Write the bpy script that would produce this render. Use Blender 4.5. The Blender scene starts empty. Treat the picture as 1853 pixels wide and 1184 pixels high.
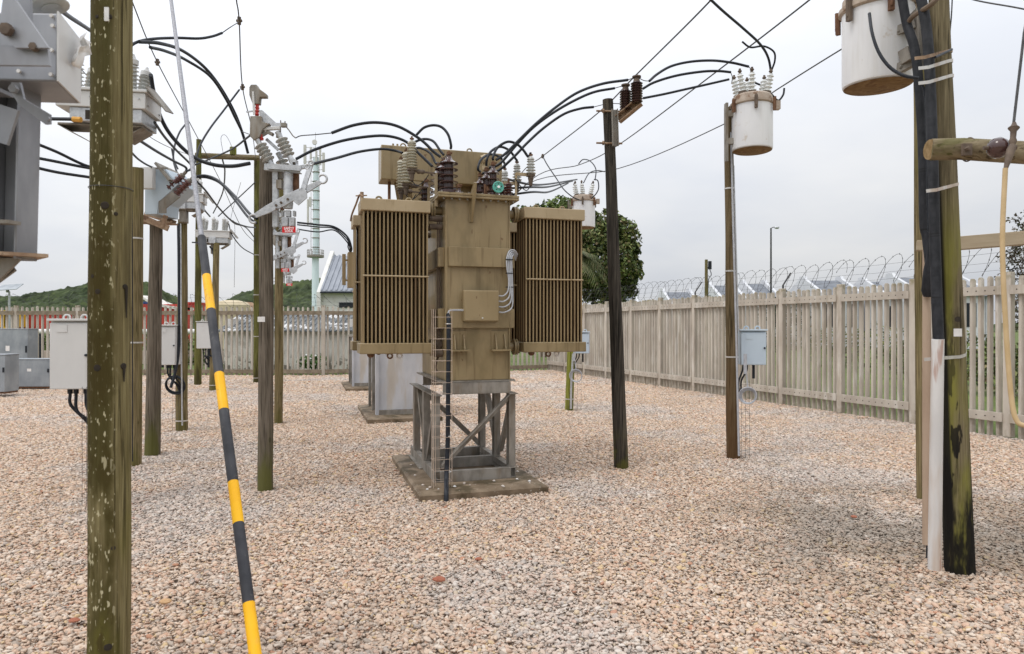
import bpy, math, random
from mathutils import Vector, Matrix, noise as mnoise
import numpy as np
R = math.radians
sc = bpy.context.scene
COL = sc.collection
random.seed(7)

# ------------------------------------------------------------------ camera
F = 1235.0; EYE = 1.6
cam = bpy.data.cameras.new('camera'); camo = bpy.data.objects.new('camera', cam); COL.objects.link(camo)
camo.location = (0, 0, EYE); camo.rotation_euler = (R(90), 0, 0)
cam.sensor_width = 36; cam.lens = 24.0; cam.clip_start = .05; cam.clip_end = 3000
cam.dof.use_dof = True; cam.dof.focus_distance = 8.0; cam.dof.aperture_fstop = 4.5
sc.camera = camo

# ------------------------------------------------------------------ world and sun (overcast)
SUN_EL, SUN_AZ = 58, -125      # degrees; azimuth measured from +Y towards +X
w = bpy.data.worlds.new('World'); sc.world = w; w.use_nodes = True
nt = w.node_tree; nt.nodes.clear(); N = nt.nodes.new; L = nt.links.new
out = N('ShaderNodeOutputWorld'); bg = N('ShaderNodeBackground'); L(bg.outputs[0], out.inputs[0])
sky = N('ShaderNodeTexSky'); sky.sky_type = 'NISHITA'; sky.sun_disc = False
sky.sun_elevation = R(SUN_EL); sky.sun_rotation = R(SUN_AZ); sky.air_density = 1; sky.dust_density = 3
tc = N('ShaderNodeTexCoord'); sep = N('ShaderNodeSeparateXYZ'); L(tc.outputs['Generated'], sep.inputs[0])
def math_(op, a, b=None, c=None, clamp=False):
    n = N('ShaderNodeMath'); n.operation = op; n.use_clamp = clamp
    for i, v in enumerate((a, b, c)):
        if v is None: continue
        if isinstance(v, (int, float)): n.inputs[i].default_value = v
        else: L(v, n.inputs[i])
    return n.outputs[0]
zc = math_('MAXIMUM', sep.outputs[2], 0.0)
den = math_('ADD', zc, .22)
cx = math_('DIVIDE', sep.outputs[0], den); cy = math_('DIVIDE', sep.outputs[1], den)
cv = N('ShaderNodeCombineXYZ'); L(cx, cv.inputs[0]); L(cy, cv.inputs[1])
n1 = N('ShaderNodeTexNoise'); n1.inputs['Scale'].default_value = 1.1; n1.inputs['Detail'].default_value = 5; n1.inputs['Roughness'].default_value = .5
L(cv.outputs[0], n1.inputs['Vector'])
n1r = N('ShaderNodeMapRange'); L(n1.outputs[0], n1r.inputs[0]); n1r.inputs[1].default_value = .35; n1r.inputs[2].default_value = .68
cr = N('ShaderNodeValToRGB'); L(n1r.outputs[0], cr.inputs[0])
cr.color_ramp.elements[0].color = (8.1, 8.4, 9.0, 1); cr.color_ramp.elements[1].color = (9.6, 9.65, 9.75, 1)
# an overcast sky is brighter overhead than at the horizon, greyer to the right
up = math_('MULTIPLY_ADD', zc, 1.45, .745)
side = math_('MULTIPLY_ADD', sep.outputs[0], -.14, 1.0)
gain = math_('MULTIPLY', up, side)
mul = N('ShaderNodeVectorMath'); mul.operation = 'SCALE'; L(cr.outputs[0], mul.inputs[0]); L(gain, mul.inputs['Scale'])
mix = N('ShaderNodeMix'); mix.data_type = 'RGBA'; mix.inputs[0].default_value = .93
L(sky.outputs[0], mix.inputs[6]); L(mul.outputs[0], mix.inputs[7])
L(mix.outputs[2], bg.inputs['Color']); bg.inputs['Strength'].default_value = .1
sl = bpy.data.lights.new('sun', 'SUN'); sl.energy = .9; sl.angle = R(14); sl.color = (1, .96, .9)
so = bpy.data.objects.new('sun', sl); COL.objects.link(so)
az, el = R(SUN_AZ), R(SUN_EL)
d = Vector((math.sin(az)*math.cos(el), math.cos(az)*math.cos(el), math.sin(el)))
so.rotation_euler = d.to_track_quat('Z', 'Y').to_euler(); so.location = d*50
vs = sc.view_settings; vs.view_transform = 'Standard'; vs.look = 'None'; vs.gamma = 1; vs.use_curve_mapping = False; vs.exposure = 0.0

# ------------------------------------------------------------------ placing helpers
def P(px, py, d): return Vector(((px-926.5)*d/F, d, EYE-(py-592)*d/F))
def G(px, py):
    d = EYE*F/(py-592); return Vector(((px-926.5)*d/F, d, 0))
ROT = R(17)
O = Vector((-.849, 6.274, 0)); XH = Vector((math.cos(ROT), math.sin(ROT), 0)); YH = Vector((-math.sin(ROT), math.cos(ROT), 0))
def T(x, y, z=0): return O + XH*x + YH*y + Vector((0, 0, z))

# ------------------------------------------------------------------ mesh builder
class MB:
    def __init__(s): s.v = []; s.f = []; s.m = []; s.mi = 0
    def add(s, vs, fs):
        b = len(s.v); s.v += [Vector(q) for q in vs]
        for f in fs: s.f.append([b+i for i in f]); s.m.append(s.mi)
    def box(s, x0, x1, y0, y1, z0, z1, tf=None):
        vs = [Vector((x, y, z)) for x in (x0, x1) for y in (y0, y1) for z in (z0, z1)]
        if tf: vs = [tf(q) for q in vs]
        s.add(vs, [(0,1,3,2), (4,6,7,5), (0,4,5,1), (2,3,7,6), (0,2,6,4), (1,5,7,3)])
    def cbox(s, c, sx, sy, sz, rz=0, tilt=None):
        m = Matrix.Rotation(rz, 3, 'Z')
        if tilt: m = m @ tilt
        c = Vector(c)
        s.box(-sx/2, sx/2, -sy/2, sy/2, -sz/2, sz/2, lambda q: c+m@q)
    def beam(s, p0, p1, w, h, up=(0, 0, 1)):      # w across, h along up
        p0, p1 = Vector(p0), Vector(p1); a = (p1-p0).normalized(); up = Vector(up)
        sd = a.cross(up)
        if sd.length < 1e-4: sd = a.cross(Vector((0, 1, 0)))
        sd.normalize(); u = sd.cross(a)
        vs = [p+sd*x+u*y for p in (p0, p1) for x in (-w/2, w/2) for y in (-h/2, h/2)]
        s.add(vs, [(0,1,3,2), (4,6,7,5), (0,4,5,1), (2,3,7,6), (0,2,6,4), (1,5,7,3)])
    def ibeam(s, p0, p1, w, h, t=.008, up=(0, 0, 1), chan=0):
        p0, p1 = Vector(p0), Vector(p1); a = (p1-p0).normalized(); up = Vector(up); sd = a.cross(up).normalized(); u = sd.cross(a)
        s.beam(p0+u*(h/2-t/2), p1+u*(h/2-t/2), w, t, u); s.beam(p0-u*(h/2-t/2), p1-u*(h/2-t/2), w, t, u)
        o = sd*(w/2-t/2)*chan
        s.beam(p0+o, p1+o, t, h-2*t-.001, u)
    def tube(s, pts, r, seg=10, cap=True, r1=None, jitter=0):
        pts = [Vector(p) for p in pts]; n = len(pts)
        t0 = (pts[1]-pts[0]).normalized()
        ref = Vector((0, 0, 1)) if abs(t0.z) < .9 else Vector((1, 0, 0))
        u = t0.cross(ref).normalized(); rings = []
        for i, p in enumerate(pts):
            t = (pts[min(i+1, n-1)]-pts[max(i-1, 0)]).normalized()
            u = (u-t*u.dot(t)).normalized(); v = t.cross(u)
            rr = r[i] if isinstance(r, (list, tuple)) else (r if r1 is None else r+(r1-r)*i/(n-1))
            ring = []
            for k in range(seg):
                a = 2*math.pi*k/seg; q = rr
                if jitter: q = rr*(1+jitter*mnoise.noise(Vector((math.cos(a)*1.3, math.sin(a)*1.3, p.z*1.2+p.x*3))))
                ring.append(p+u*math.cos(a)*q+v*math.sin(a)*q)
            rings += ring
        fs = []
        for i in range(n-1):
            for k in range(seg):
                k2 = (k+1) % seg
                fs.append((i*seg+k, i*seg+k2, (i+1)*seg+k2, (i+1)*seg+k))
        if cap: fs.append(tuple(reversed(range(seg)))); fs.append(tuple((n-1)*seg+k for k in range(seg)))
        s.add(rings, fs)
    def lathe(s, p0, p1, prof, seg=20):            # prof = [(t along 0..1 or metres, r)]
        p0, p1 = Vector(p0), Vector(p1); a = (p1-p0); l = a.length; a.normalize()
        ref = Vector((0, 0, 1)) if abs(a.z) < .9 else Vector((1, 0, 0))
        u = a.cross(ref).normalized(); v = a.cross(u); vs = []; fs = []
        for t, r in prof:
            for k in range(seg):
                an = 2*math.pi*k/seg; vs.append(p0+a*(t*l)+u*math.cos(an)*r+v*math.sin(an)*r)
        for i in range(len(prof)-1):
            for k in range(seg):
                k2 = (k+1) % seg; fs.append((i*seg+k, (i+1)*seg+k, (i+1)*seg+k2, i*seg+k2))
        fs.append(tuple(range(seg))); fs.append(tuple(reversed([(len(prof)-1)*seg+k for k in range(seg)])))
        s.add(vs, fs)
    def cyl(s, p0, p1, r, seg=16, r1=None): s.lathe(p0, p1, [(0, r), (1, r if r1 is None else r1)], seg)
    def torus(s, c, n, R_, r, seg=24, a0=0, a1=360, rs=8):
        c = Vector(c); n = Vector(n).normalized(); ref = Vector((0, 0, 1)) if abs(n.z) < .9 else Vector((1, 0, 0))
        u = n.cross(ref).normalized(); v = n.cross(u)
        s.tube([c+(u*math.cos(R(a0+(a1-a0)*i/seg))+v*math.sin(R(a0+(a1-a0)*i/seg)))*R_ for i in range(seg+1)], r, rs, cap=True)
    def poly(s, pts, thick, nrm):                  # flat plate with thickness along nrm
        pts = [Vector(p) for p in pts]; nrm = Vector(nrm).normalized()*thick/2; n = len(pts)
        vs = [p+nrm for p in pts]+[p-nrm for p in pts]
        fs = [tuple(range(n)), tuple(reversed(range(n, 2*n)))]
        for i in range(n): j = (i+1) % n; fs.append((i, i+n, j+n, j))
        s.add(vs, fs)
    def sheds(s, p0, p1, rc, rs, n, seg=20, taper=0):
        prof = [(0, rc*1.15)]
        for i in range(n):
            a = (i+.15)/n; b = 1/n; k = 1-taper*i/max(1, n-1)
            prof += [(a, rc), (a+b*.16, rs*k*.97), (a+b*.24, rs*k), (a+b*.34, rs*k*.93), (a+b*.55, rc*1.05), (a+b*.7, rc)]
        prof += [(1, rc)]
        s.lathe(p0, p1, prof, seg)
    def bolt(s, p, n, r=.012, h=.012):
        n = Vector(n).normalized(); s.cyl(Vector(p), Vector(p)+n*h, r, 6)
    def build(s, name, mats, parent=None, bevel=0, smooth=35):
        me = bpy.data.meshes.new(name); org = Vector((0, 0, 0))
        if parent is not None and '_o' in parent.keys(): org = Vector(parent['_o'])
        me.from_pydata([v-org for v in s.v], [], s.f)
        if not isinstance(mats, (list, tuple)): mats = [mats]
        for m in mats: me.materials.append(m)
        if len(mats) > 1: me.polygons.foreach_set('material_index', s.m)
        me.polygons.foreach_set('use_smooth', [True]*len(s.f))
        me.update(); me.validate()
        if smooth < 180: me.set_sharp_from_angle(angle=R(smooth))
        o = bpy.data.objects.new(name, me); COL.objects.link(o)
        if parent is not None:
            o.parent = parent
            if '_o' in parent.keys(): o['_o'] = list(org)
        if bevel:
            b = o.modifiers.new('bevel', 'BEVEL'); b.width = bevel; b.segments = 2; b.limit_method = 'ANGLE'; b.angle_limit = R(40)
        return o
def tag(o, label=None, cat=None, group=None, kind=None):
    if label: o['label'] = label
    if cat: o['category'] = cat
    if group: o['group'] = group
    if kind: o['kind'] = kind
    return o
def thing(name, label, cat, loc=(0, 0, 0), group=None, local=False, rz=0):
    o = bpy.data.objects.new(name, None); COL.objects.link(o); o.location = loc; o.rotation_euler.z = rz
    o.empty_display_size = .2
    o['_o'] = [0, 0, 0] if local else list(loc)
    return tag(o, label, cat, group)
def single(mb, name, mats, label, cat, loc=(0, 0, 0), group=None, kind=None, bevel=0, smooth=35):
    loc = Vector(loc)
    for i, v in enumerate(mb.v): mb.v[i] = v-loc
    o = mb.build(name, mats, None, bevel, smooth); o.location = loc
    return tag(o, label, cat, group, kind)
def copy_tree(o, parent=None):
    c = o.copy(); COL.objects.link(c)
    if parent is not None: c.parent = parent
    for ch in [k for k in bpy.data.objects if k.parent == o]: copy_tree(ch, c)
    return c
def spline(pts, n=8):
    pts = [Vector(p) for p in pts]
    if len(pts) < 3: return [pts[0].lerp(pts[-1], i/n) for i in range(n+1)]
    q = [pts[0]*2-pts[1]]+pts+[pts[-1]*2-pts[-2]]; out = []
    for i in range(1, len(q)-2):
        a, b, c, e = q[i-1], q[i], q[i+1], q[i+2]
        for k in range(n):
            t = k/n
            out.append(.5*((2*b)+(c-a)*t+(2*a-5*b+4*c-e)*t*t+(-a+3*b-3*c+e)*t**3))
    out.append(pts[-1]); return out

# ------------------------------------------------------------------ materials
def new_mat(name):
    m = bpy.data.materials.new(name); m.use_nodes = True; t = m.node_tree; t.nodes.clear()
    o = t.nodes.new('ShaderNodeOutputMaterial'); b = t.nodes.new('ShaderNodeBsdfPrincipled'); t.links.new(b.outputs[0], o.inputs[0])
    return m, t, b
def _noise(t, vec, scale, stretch=(1, 1, 1), detail=4, rough=.55, kind='NOISE'):
    mp = t.nodes.new('ShaderNodeMapping'); mp.inputs['Scale'].default_value = stretch; t.links.new(vec, mp.inputs[0])
    if kind == 'NOISE':
        n = t.nodes.new('ShaderNodeTexNoise'); n.inputs['Detail'].default_value = detail; n.inputs['Roughness'].default_value = rough
    else:
        n = t.nodes.new('ShaderNodeTexVoronoi')
        if kind == 'EDGE': n.feature = 'DISTANCE_TO_EDGE'
    n.inputs['Scale'].default_value = scale; t.links.new(mp.outputs[0], n.inputs['Vector'])
    return n
def _range(t, sock, lo, hi):
    r = t.nodes.new('ShaderNodeMapRange'); r.interpolation_type = 'SMOOTHSTEP'
    t.links.new(sock, r.inputs[0]); r.inputs[1].default_value = lo; r.inputs[2].default_value = hi; return r.outputs[0]
def _mul(t, a, b):
    m = t.nodes.new('ShaderNodeMath'); m.operation = 'MULTIPLY'; t.links.new(a, m.inputs[0])
    if isinstance(b, (int, float)): m.inputs[1].default_value = b
    else: t.links.new(b, m.inputs[1])
    return m.outputs[0]
def mat(name, c1, c2, scale=6, stretch=(1, 1, 1), rough=.6, metal=0, bump=.15, bscale=None, bstretch=None, layers=(), coat=0, spec=.28, detail=5, island=0):
    m, t, b = new_mat(name); tc = t.nodes.new('ShaderNodeTexCoord'); vec = tc.outputs['Object']
    sp = t.nodes.new('ShaderNodeSeparateXYZ'); t.links.new(vec, sp.inputs[0])
    n = _noise(t, vec, scale, stretch, detail)
    mx = t.nodes.new('ShaderNodeMix'); mx.data_type = 'RGBA'; t.links.new(_range(t, n.outputs[0], .3, .7), mx.inputs[0])
    mx.inputs[6].default_value = (*c1, 1); mx.inputs[7].default_value = (*c2, 1); col = mx.outputs[2]
    for ly in layers:
        kind = ly.get('kind', 'NOISE')
        nn = _noise(t, vec, ly.get('scale', 5), ly.get('stretch', (1, 1, 1)), ly.get('detail', 4), .6, kind)
        so_ = nn.outputs['Distance'] if kind != 'NOISE' else nn.outputs[0]
        fac = _range(t, so_, ly.get('lo', .5), ly.get('hi', .6))
        for ax, key in enumerate(('xr', 'yr', 'zr')):
            if key in ly:
                sk = sp.outputs[ax]
                if ax == 0 and 'rot' in ly:      # distance across the pole, along a horizontal direction, following its lean
                    la = t.nodes.new('ShaderNodeVectorMath'); la.operation = 'DOT_PRODUCT'; t.links.new(vec, la.inputs[0]); la.inputs[1].default_value = (*ly['rot'], -ly.get('lean', 0)); sk = la.outputs['Value']
                fac = _mul(t, fac, _range(t, sk, *ly[key]))
        fac = _mul(t, fac, ly.get('amt', 1.0))
        m2 = t.nodes.new('ShaderNodeMix'); m2.data_type = 'RGBA'; t.links.new(fac, m2.inputs[0]); t.links.new(col, m2.inputs[6])
        m2.inputs[7].default_value = (*ly['col'], 1); col = m2.outputs[2]
    if island:
        ge = t.nodes.new('ShaderNodeNewGeometry'); ir = t.nodes.new('ShaderNodeMapRange'); t.links.new(ge.outputs['Random Per Island'], ir.inputs[0]); ir.inputs[3].default_value = 1-island; ir.inputs[4].default_value = 1+island*.6
        hs = t.nodes.new('ShaderNodeHueSaturation'); t.links.new(ir.outputs[0], hs.inputs['Value']); t.links.new(col, hs.inputs['Color']); col = hs.outputs[0]
    t.links.new(col, b.inputs['Base Color'])
    b.inputs['Metallic'].default_value = metal; b.inputs['Specular IOR Level'].default_value = spec; b.inputs['Coat Weight'].default_value = coat
    rn = _noise(t, vec, scale*2.3, stretch, 3); rr = t.nodes.new('ShaderNodeMapRange'); t.links.new(rn.outputs[0], rr.inputs[0])
    rr.inputs[3].default_value = max(.03, rough-.12); rr.inputs[4].default_value = min(1, rough+.12); t.links.new(rr.outputs[0], b.inputs['Roughness'])
    if bump:
        bn = _noise(t, vec, bscale or scale*3, bstretch or stretch, 6); bp = t.nodes.new('ShaderNodeBump')
        bp.inputs['Strength'].default_value = bump; bp.inputs['Distance'].default_value = .01
        t.links.new(bn.outputs[0], bp.inputs['Height']); t.links.new(bp.outputs[0], b.inputs['Normal'])
    return m
ST = (1, 1, .045)
def wood(name, c1, c2, layers=(), bump=.7, rough=.8):
    crack = dict(col=tuple(x*.25 for x in c1), scale=75, stretch=(1, 1, .02), lo=.56, hi=.64, amt=.85)
    knots = dict(col=tuple(x*.3 for x in c1), scale=4.5, stretch=(1, 1, .5), kind='VORONOI', lo=.085, hi=.04, amt=.6)
    grain = dict(col=tuple(min(1, x*1.5) for x in c2), scale=110, stretch=(1, 1, .018), lo=.52, hi=.66, amt=.6)
    blot = dict(col=tuple(x*.55 for x in c1), scale=7, stretch=(1, 1, .18), lo=.5, hi=.66, amt=.6)
    return mat(name, c1, c2, 55, ST, rough, 0, bump, 90, (1, 1, .03), [blot, grain, crack, knots]+list(layers), spec=.12)
W_A = wood('mossy_pole_wood', (.14, .112, .05), (.225, .19, .095),
    [dict(col=(.078, .066, .022), scale=5, stretch=(1, 1, .35), lo=.30, hi=.46, xr=(.028, -.002), rot=(.86, .51), amt=.93),
     dict(col=(.15, .14, .03), scale=3, stretch=(1, 1, .3), lo=.48, hi=.62, zr=(1.6, .2), amt=.6),
     dict(col=(.60, .55, .36), scale=70, stretch=(1, 1, .38), detail=1, lo=.642, hi=.68, xr=(.045, .0), rot=(.86, .51), amt=.85), dict(col=(.07, .055, .018), scale=9, stretch=(1, 1, .4), lo=.47, hi=.57, xr=(.05, .0), rot=(.86, .51), amt=.92), dict(col=(.52, .47, .30), scale=13, stretch=(1, 1, .25), lo=.64, hi=.67, xr=(.04, -.01), rot=(.86, .51), amt=.75),
     dict(col=(.55, .5, .33), scale=60, stretch=(1, 1, .4), lo=.66, hi=.69, xr=(.05, .01), rot=(.86, .51), amt=.8)])
W_BR = wood('weathered_brown_pole_wood', (.13, .10, .05), (.24, .19, .10), [dict(col=(.12, .11, .03), scale=2, stretch=(1, 1, .3), lo=.45, hi=.6, amt=.6)])
W_OL = wood('olive_pole_wood', (.085, .085, .022), (.16, .155, .05), [dict(col=(.05, .04, .02), scale=4, stretch=(1, 1, .2), lo=.45, hi=.6, amt=.7)])
W_GR = wood('grey_pole_wood', (.095, .078, .058), (.18, .15, .118), [dict(col=(.11, .11, .03), scale=3, stretch=(1, 1, .3), lo=.4, hi=.55, zr=(.75, .1), amt=.85)])
W_GN = wood('green_pole_wood', (.16, .17, .03), (.28, .28, .06), [dict(col=(.07, .07, .03), scale=3, stretch=(1, 1, .2), lo=.5, hi=.6, amt=.6)])
W_BK = wood('tarred_black_pole_wood', (.022, .019, .016), (.07, .06, .048), [dict(col=(.13, .11, .08), scale=10, stretch=(1, 1, .05), lo=.55, hi=.65, amt=.6), dict(col=(.09, .085, .02), scale=5, lo=.4, hi=.6, zr=(.5, .1), amt=.8)])
W_K = wood('brown_pole_wood', (.11, .08, .04), (.175, .13, .075), [dict(col=(.085, .045, .02), scale=3, stretch=(1, 1, .3), lo=.3, hi=.5, zr=(1.9, .2), amt=.8)])
W_M = wood('tar_streaked_pole_wood', (.125, .10, .058), (.20, .165, .10),
    [dict(col=(.22, .21, .045), scale=4, stretch=(1, 1, .2), lo=.35, hi=.55, zr=(2.6, 1.9), amt=.85),
     dict(col=(.012, .011, .010), scale=8, stretch=(1, 1, .15), lo=.30, hi=.38, xr=(-.012, -.032), rot=(.836, -.549), lean=-.030, zr=(2.9, 2.3), amt=.97), dict(col=(.012, .011, .010), scale=8, stretch=(1, 1, .2), lo=.30, hi=.38, xr=(.072, .088), rot=(.836, -.549), lean=-.030, zr=(2.2, 1.2), amt=.9),
     dict(col=(.012, .011, .010), scale=10, stretch=(1, 1, .22), lo=.53, hi=.56, zr=(2.2, .7), amt=.97),
     dict(col=(.012, .011, .010), scale=9, stretch=(1, 1, .25), lo=.34, hi=.5, zr=(.75, .38), amt=.97)])
W_LOG = mat('log_beam_wood', (.13, .10, .06), (.24, .195, .125), 30, (.05, 1, 1), .85, 0, .6, 60, (.04, 1, 1), [dict(col=(.05, .035, .02), scale=50, stretch=(.03, 1, 1), lo=.56, hi=.64, amt=.85), dict(col=(.10, .10, .03), scale=8, stretch=(.3, 1, 1), lo=.5, hi=.62, amt=.6)], spec=.12)
W_SQ = mat('sawn_timber', (.30, .235, .155), (.40, .33, .235), 10, (.1, .1, 1), .8, 0, .4)
TAN = mat('tan_transformer_paint', (.262, .195, .102), (.305, .23, .126), 3, (1, 1, .5), .36, 0, .06, 30, layers=[
    dict(col=(.13, .085, .038), scale=16, stretch=(1, 1, .07), lo=.53, hi=.68, amt=.55), dict(col=(.12, .05, .02), scale=14, stretch=(1, 1, .5), lo=.66, hi=.70, amt=.7), dict(col=(.14, .105, .05), scale=2.2, stretch=(1, 1, .5), lo=.52, hi=.66, amt=.5),
    dict(col=(.30, .24, .13), scale=5, lo=.58, hi=.75, amt=.4)], coat=.15)
TANL = mat('sunbleached_tan_paint', (.37, .285, .175), (.42, .33, .21), 4, (1, 1, .6), .5, 0, .08, 30, layers=[
    dict(col=(.22, .15, .07), scale=12, stretch=(1, 1, .2), lo=.6, hi=.72, amt=.6)])
TAND = mat('fin_tan_paint', (.24, .17, .085), (.33, .245, .135), 8, (1, 1, .1), .5, 0, .06, 30, layers=[
    dict(col=(.10, .05, .02), scale=20, stretch=(1, 1, .05), lo=.55, hi=.68, amt=.6)])
FINP = mat('rust_and_gap_shade_fin_plate', (.10, .058, .028), (.15, .092, .048), 8, (1, 1, .1), .7, 0, .06, 30)  # rust brown, with the dark shade of the fin gaps painted in
GALV = mat('galvanised_steel', (.36, .37, .385), (.52, .53, .545), 22, (1, 1, 1), .5, .55, .08, 60, layers=[dict(col=(.62, .63, .65), scale=40, kind='VORONOI', lo=.2, hi=.6, amt=.35)])
HEAD = mat('dusty_rust_stained_casting', (.36, .28, .22), (.50, .42, .35), 10, rough=.8, bump=.2, layers=[dict(col=(.20, .11, .065), scale=9, lo=.54, hi=.64, amt=.85)])
GALVD = mat('weathered_galvanised_steel', (.20, .18, .155), (.32, .295, .26), 10, (1, 1, .5), .62, .35, .1, 50, layers=[dict(col=(.20, .15, .10), scale=9, stretch=(1, 1, .2), lo=.52, hi=.68, amt=.6)])
GALVG = mat('dull_grey_galvanised_sheet', (.24, .265, .29), (.36, .385, .41), 2.5, (1, 1, .6), .45, .4, .04, 30, layers=[dict(col=(.45, .48, .5), scale=2, lo=.55, hi=.75, amt=.5)])
STANDW = mat('pale_zinc_sheet', (.42, .43, .46), (.58, .58, .60), 2.5, (1, 1, .5), .55, .15, .04, 30, layers=[dict(col=(.45, .37, .26), scale=5, stretch=(1, 1, .15), lo=.5, hi=.7, amt=.55)])
RUST = mat('rusty_steel', (.24, .15, .095), (.40, .29, .20), 14, (1, 1, 1), .8, .1, .3, 50, layers=[dict(col=(.10, .05, .03), scale=10, lo=.55, hi=.65, amt=.8)])
RUSTD = mat('dark_rusty_steel', (.12, .06, .035), (.22, .12, .07), 18, (1, 1, 1), .8, .1, .3, 50)
WHITE = mat('white_tank_paint', (.72, .72, .74), (.80, .80, .81), 3, (1, 1, .4), .35, 0, .02, layers=[dict(col=(.42, .30, .17), scale=9, lo=.62, hi=.72, amt=.45), dict(col=(.60, .58, .55), scale=10, stretch=(1, 1, .1), lo=.5, hi=.75, amt=.5)])
OFFW = mat('off_white_cabinet_paint', (.56, .555, .545), (.61, .605, .595), 3, (1, 1, .5), .4, 0, .02, layers=[dict(col=(.42, .40, .37), scale=11, stretch=(1, 1, .12), lo=.6, hi=.75, amt=.35)])
BLUEW = mat('pale_blue_cabinet_paint', (.46, .54, .62), (.52, .60, .67), 3, (1, 1, .5), .4, 0, .02)
PBR = mat('brown_porcelain', (.045, .022, .022), (.075, .038, .034), 8, rough=.16, bump=0, coat=.5)
PRED = mat('red_brown_porcelain', (.085, .03, .025), (.12, .045, .035), 8, rough=.2, bump=0, coat=.4)
PGY = mat('grey_porcelain', (.42, .42, .40), (.55, .55, .53), 8, rough=.3, bump=0, coat=.3, layers=[dict(col=(.30, .27, .22), scale=12, lo=.58, hi=.72, amt=.5)])
PCR = mat('cream_polymer', (.40, .37, .29), (.50, .465, .37), 10, rough=.45, bump=.03)
PWH = mat('white_porcelain', (.66, .67, .66), (.76, .77, .76), 8, rough=.3, bump=0, coat=.3)
REDI = mat('red_insulator', (.42, .03, .025), (.5, .05, .04), 10, rough=.4, bump=.03)
CABLE = mat('black_cable_rubber', (.010, .012, .017), (.022, .026, .034), 30, rough=.45, bump=.05, spec=.3)
WRAP = mat('wrapped_black_cable', (.010, .011, .014), (.026, .027, .032), 30, (1, 1, .4), .6, 0, .3, 12, (.4, .4, 3), layers=[dict(col=(.008, .008, .009), scale=8, stretch=(.1, .1, 1.6), lo=.60, hi=.63, amt=.9)])
WIRE = mat('bare_wire', (.05, .05, .053), (.09, .09, .09), 30, rough=.6, metal=.2, bump=0)
MESHW = mat('rusty_mesh_wire', (.44, .34, .27), (.58, .47, .38), 20, rough=.6, bump=0)
GUY = mat('galvanised_stay_wire', (.24, .24, .26), (.36, .36, .385), 60, rough=.5, metal=.4, bump=.3)
YEL = mat('yellow_guard_plastic', (.84, .42, .005), (.90, .49, .01), 5, rough=.45, bump=.06, layers=[dict(col=(.40, .22, .05), scale=30, stretch=(1, 1, .3), lo=.62, hi=.72, amt=.6), dict(col=(.62, .38, .10), scale=6, lo=.55, hi=.75, amt=.5)])
BLK = mat('black_guard_plastic', (.026, .027, .032), (.055, .056, .063), 9, rough=.55, bump=.08, layers=[dict(col=(.14, .13, .12), scale=35, stretch=(1, 1, .3), lo=.62, hi=.72, amt=.7)])
CONC = mat('stained_concrete', (.13, .092, .058), (.25, .19, .13), 5, rough=.7, bump=.35, bscale=60, layers=[dict(col=(.055, .042, .02), scale=4, lo=.5, hi=.62, amt=.75), dict(col=(.50, .46, .40), scale=30, lo=.66, hi=.7, amt=.7)])
FEN = mat('concrete_fence', (.40, .35, .295), (.53, .48, .41), 3, (1, 1, .35), .85, 0, .2, 60, island=.16, layers=[dict(col=(.34, .29, .22), scale=9, stretch=(1, 1, .12), lo=.53, hi=.68, amt=.55), dict(col=(.66, .63, .58), scale=6, stretch=(1, 1, .2), lo=.55, hi=.68, amt=.5), dict(col=(.25, .22, .13), scale=12, lo=.4, hi=.6, zr=(2.25, 2.36), amt=.75), dict(col=(.33, .28, .21), scale=12, lo=.4, hi=.6, zr=(.3, .05), amt=.6)])
FENW = mat('pale_concrete_fence', (.41, .365, .305), (.54, .495, .43), 3, (1, 1, .35), .85, 0, .2, 60, island=.18, layers=[dict(col=(.30, .25, .19), scale=9, stretch=(1, 1, .15), lo=.53, hi=.68, amt=.6), dict(col=(.17, .14, .08), scale=12, lo=.4, hi=.55, zr=(2.2, 2.3), amt=.85)])
FEND = mat('weathered_concrete_rail', (.19, .155, .11), (.29, .24, .18), 8, rough=.9, bump=.3, bscale=50)
DARK = mat('dark_bolt_hole', (.03, .025, .02), (.05, .04, .03), 8, rough=.9, bump=0)
SHOE = mat('rusty_dark_clamp', (.09, .065, .05), (.16, .12, .09), 20, rough=.7, bump=.1)
TEAL = mat('teal_enamel', (.09, .33, .28), (.12, .40, .33), 8, rough=.35, bump=0)
REDS = mat('red_sign_paint', (.62, .015, .02), (.68, .02, .025), 8, rough=.4, bump=0)
SIGW = mat('white_sign_lettering', (.85, .85, .85), (.9, .9, .9), 8, rough=.4, bump=0)
PVCW = mat('stained_white_pipe', (.55, .54, .53), (.68, .67, .66), 5, (1, 1, .3), .5, 0, .1, layers=[dict(col=(.45, .35, .27), scale=6, stretch=(1, 1, .12), lo=.42, hi=.6, amt=.75), dict(col=(.35, .16, .10), scale=14, stretch=(1, 1, .1), lo=.6, hi=.68, amt=.6)])
PVCT = mat('tan_conduit_pipe', (.36, .26, .19), (.45, .345, .26), 5, (1, 1, .3), .55, 0, .1)
HOSE = mat('tan_insulated_cable', (.46, .33, .17), (.54, .40, .23), 8, rough=.45, bump=.03)
GALVS = mat('smooth_grey_galvanised_steel', (.24, .245, .265), (.35, .355, .375), 5, (1, 1, .5), .45, .5, .03, 60, layers=[dict(col=(.20, .19, .19), scale=4, stretch=(1, 1, .3), lo=.52, hi=.7, amt=.5)])
PIPEG = mat('grey_flexible_conduit', (.36, .37, .40), (.46, .47, .50), 20, rough=.4, bump=.1)
ALU = mat('steel_strap', (.50, .47, .44), (.68, .66, .63), 14, rough=.4, metal=.5, bump=.05)
PAPER = mat('torn_white_paper', (.68, .66, .64), (.8, .78, .76), 20, rough=.9, bump=.3)
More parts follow.
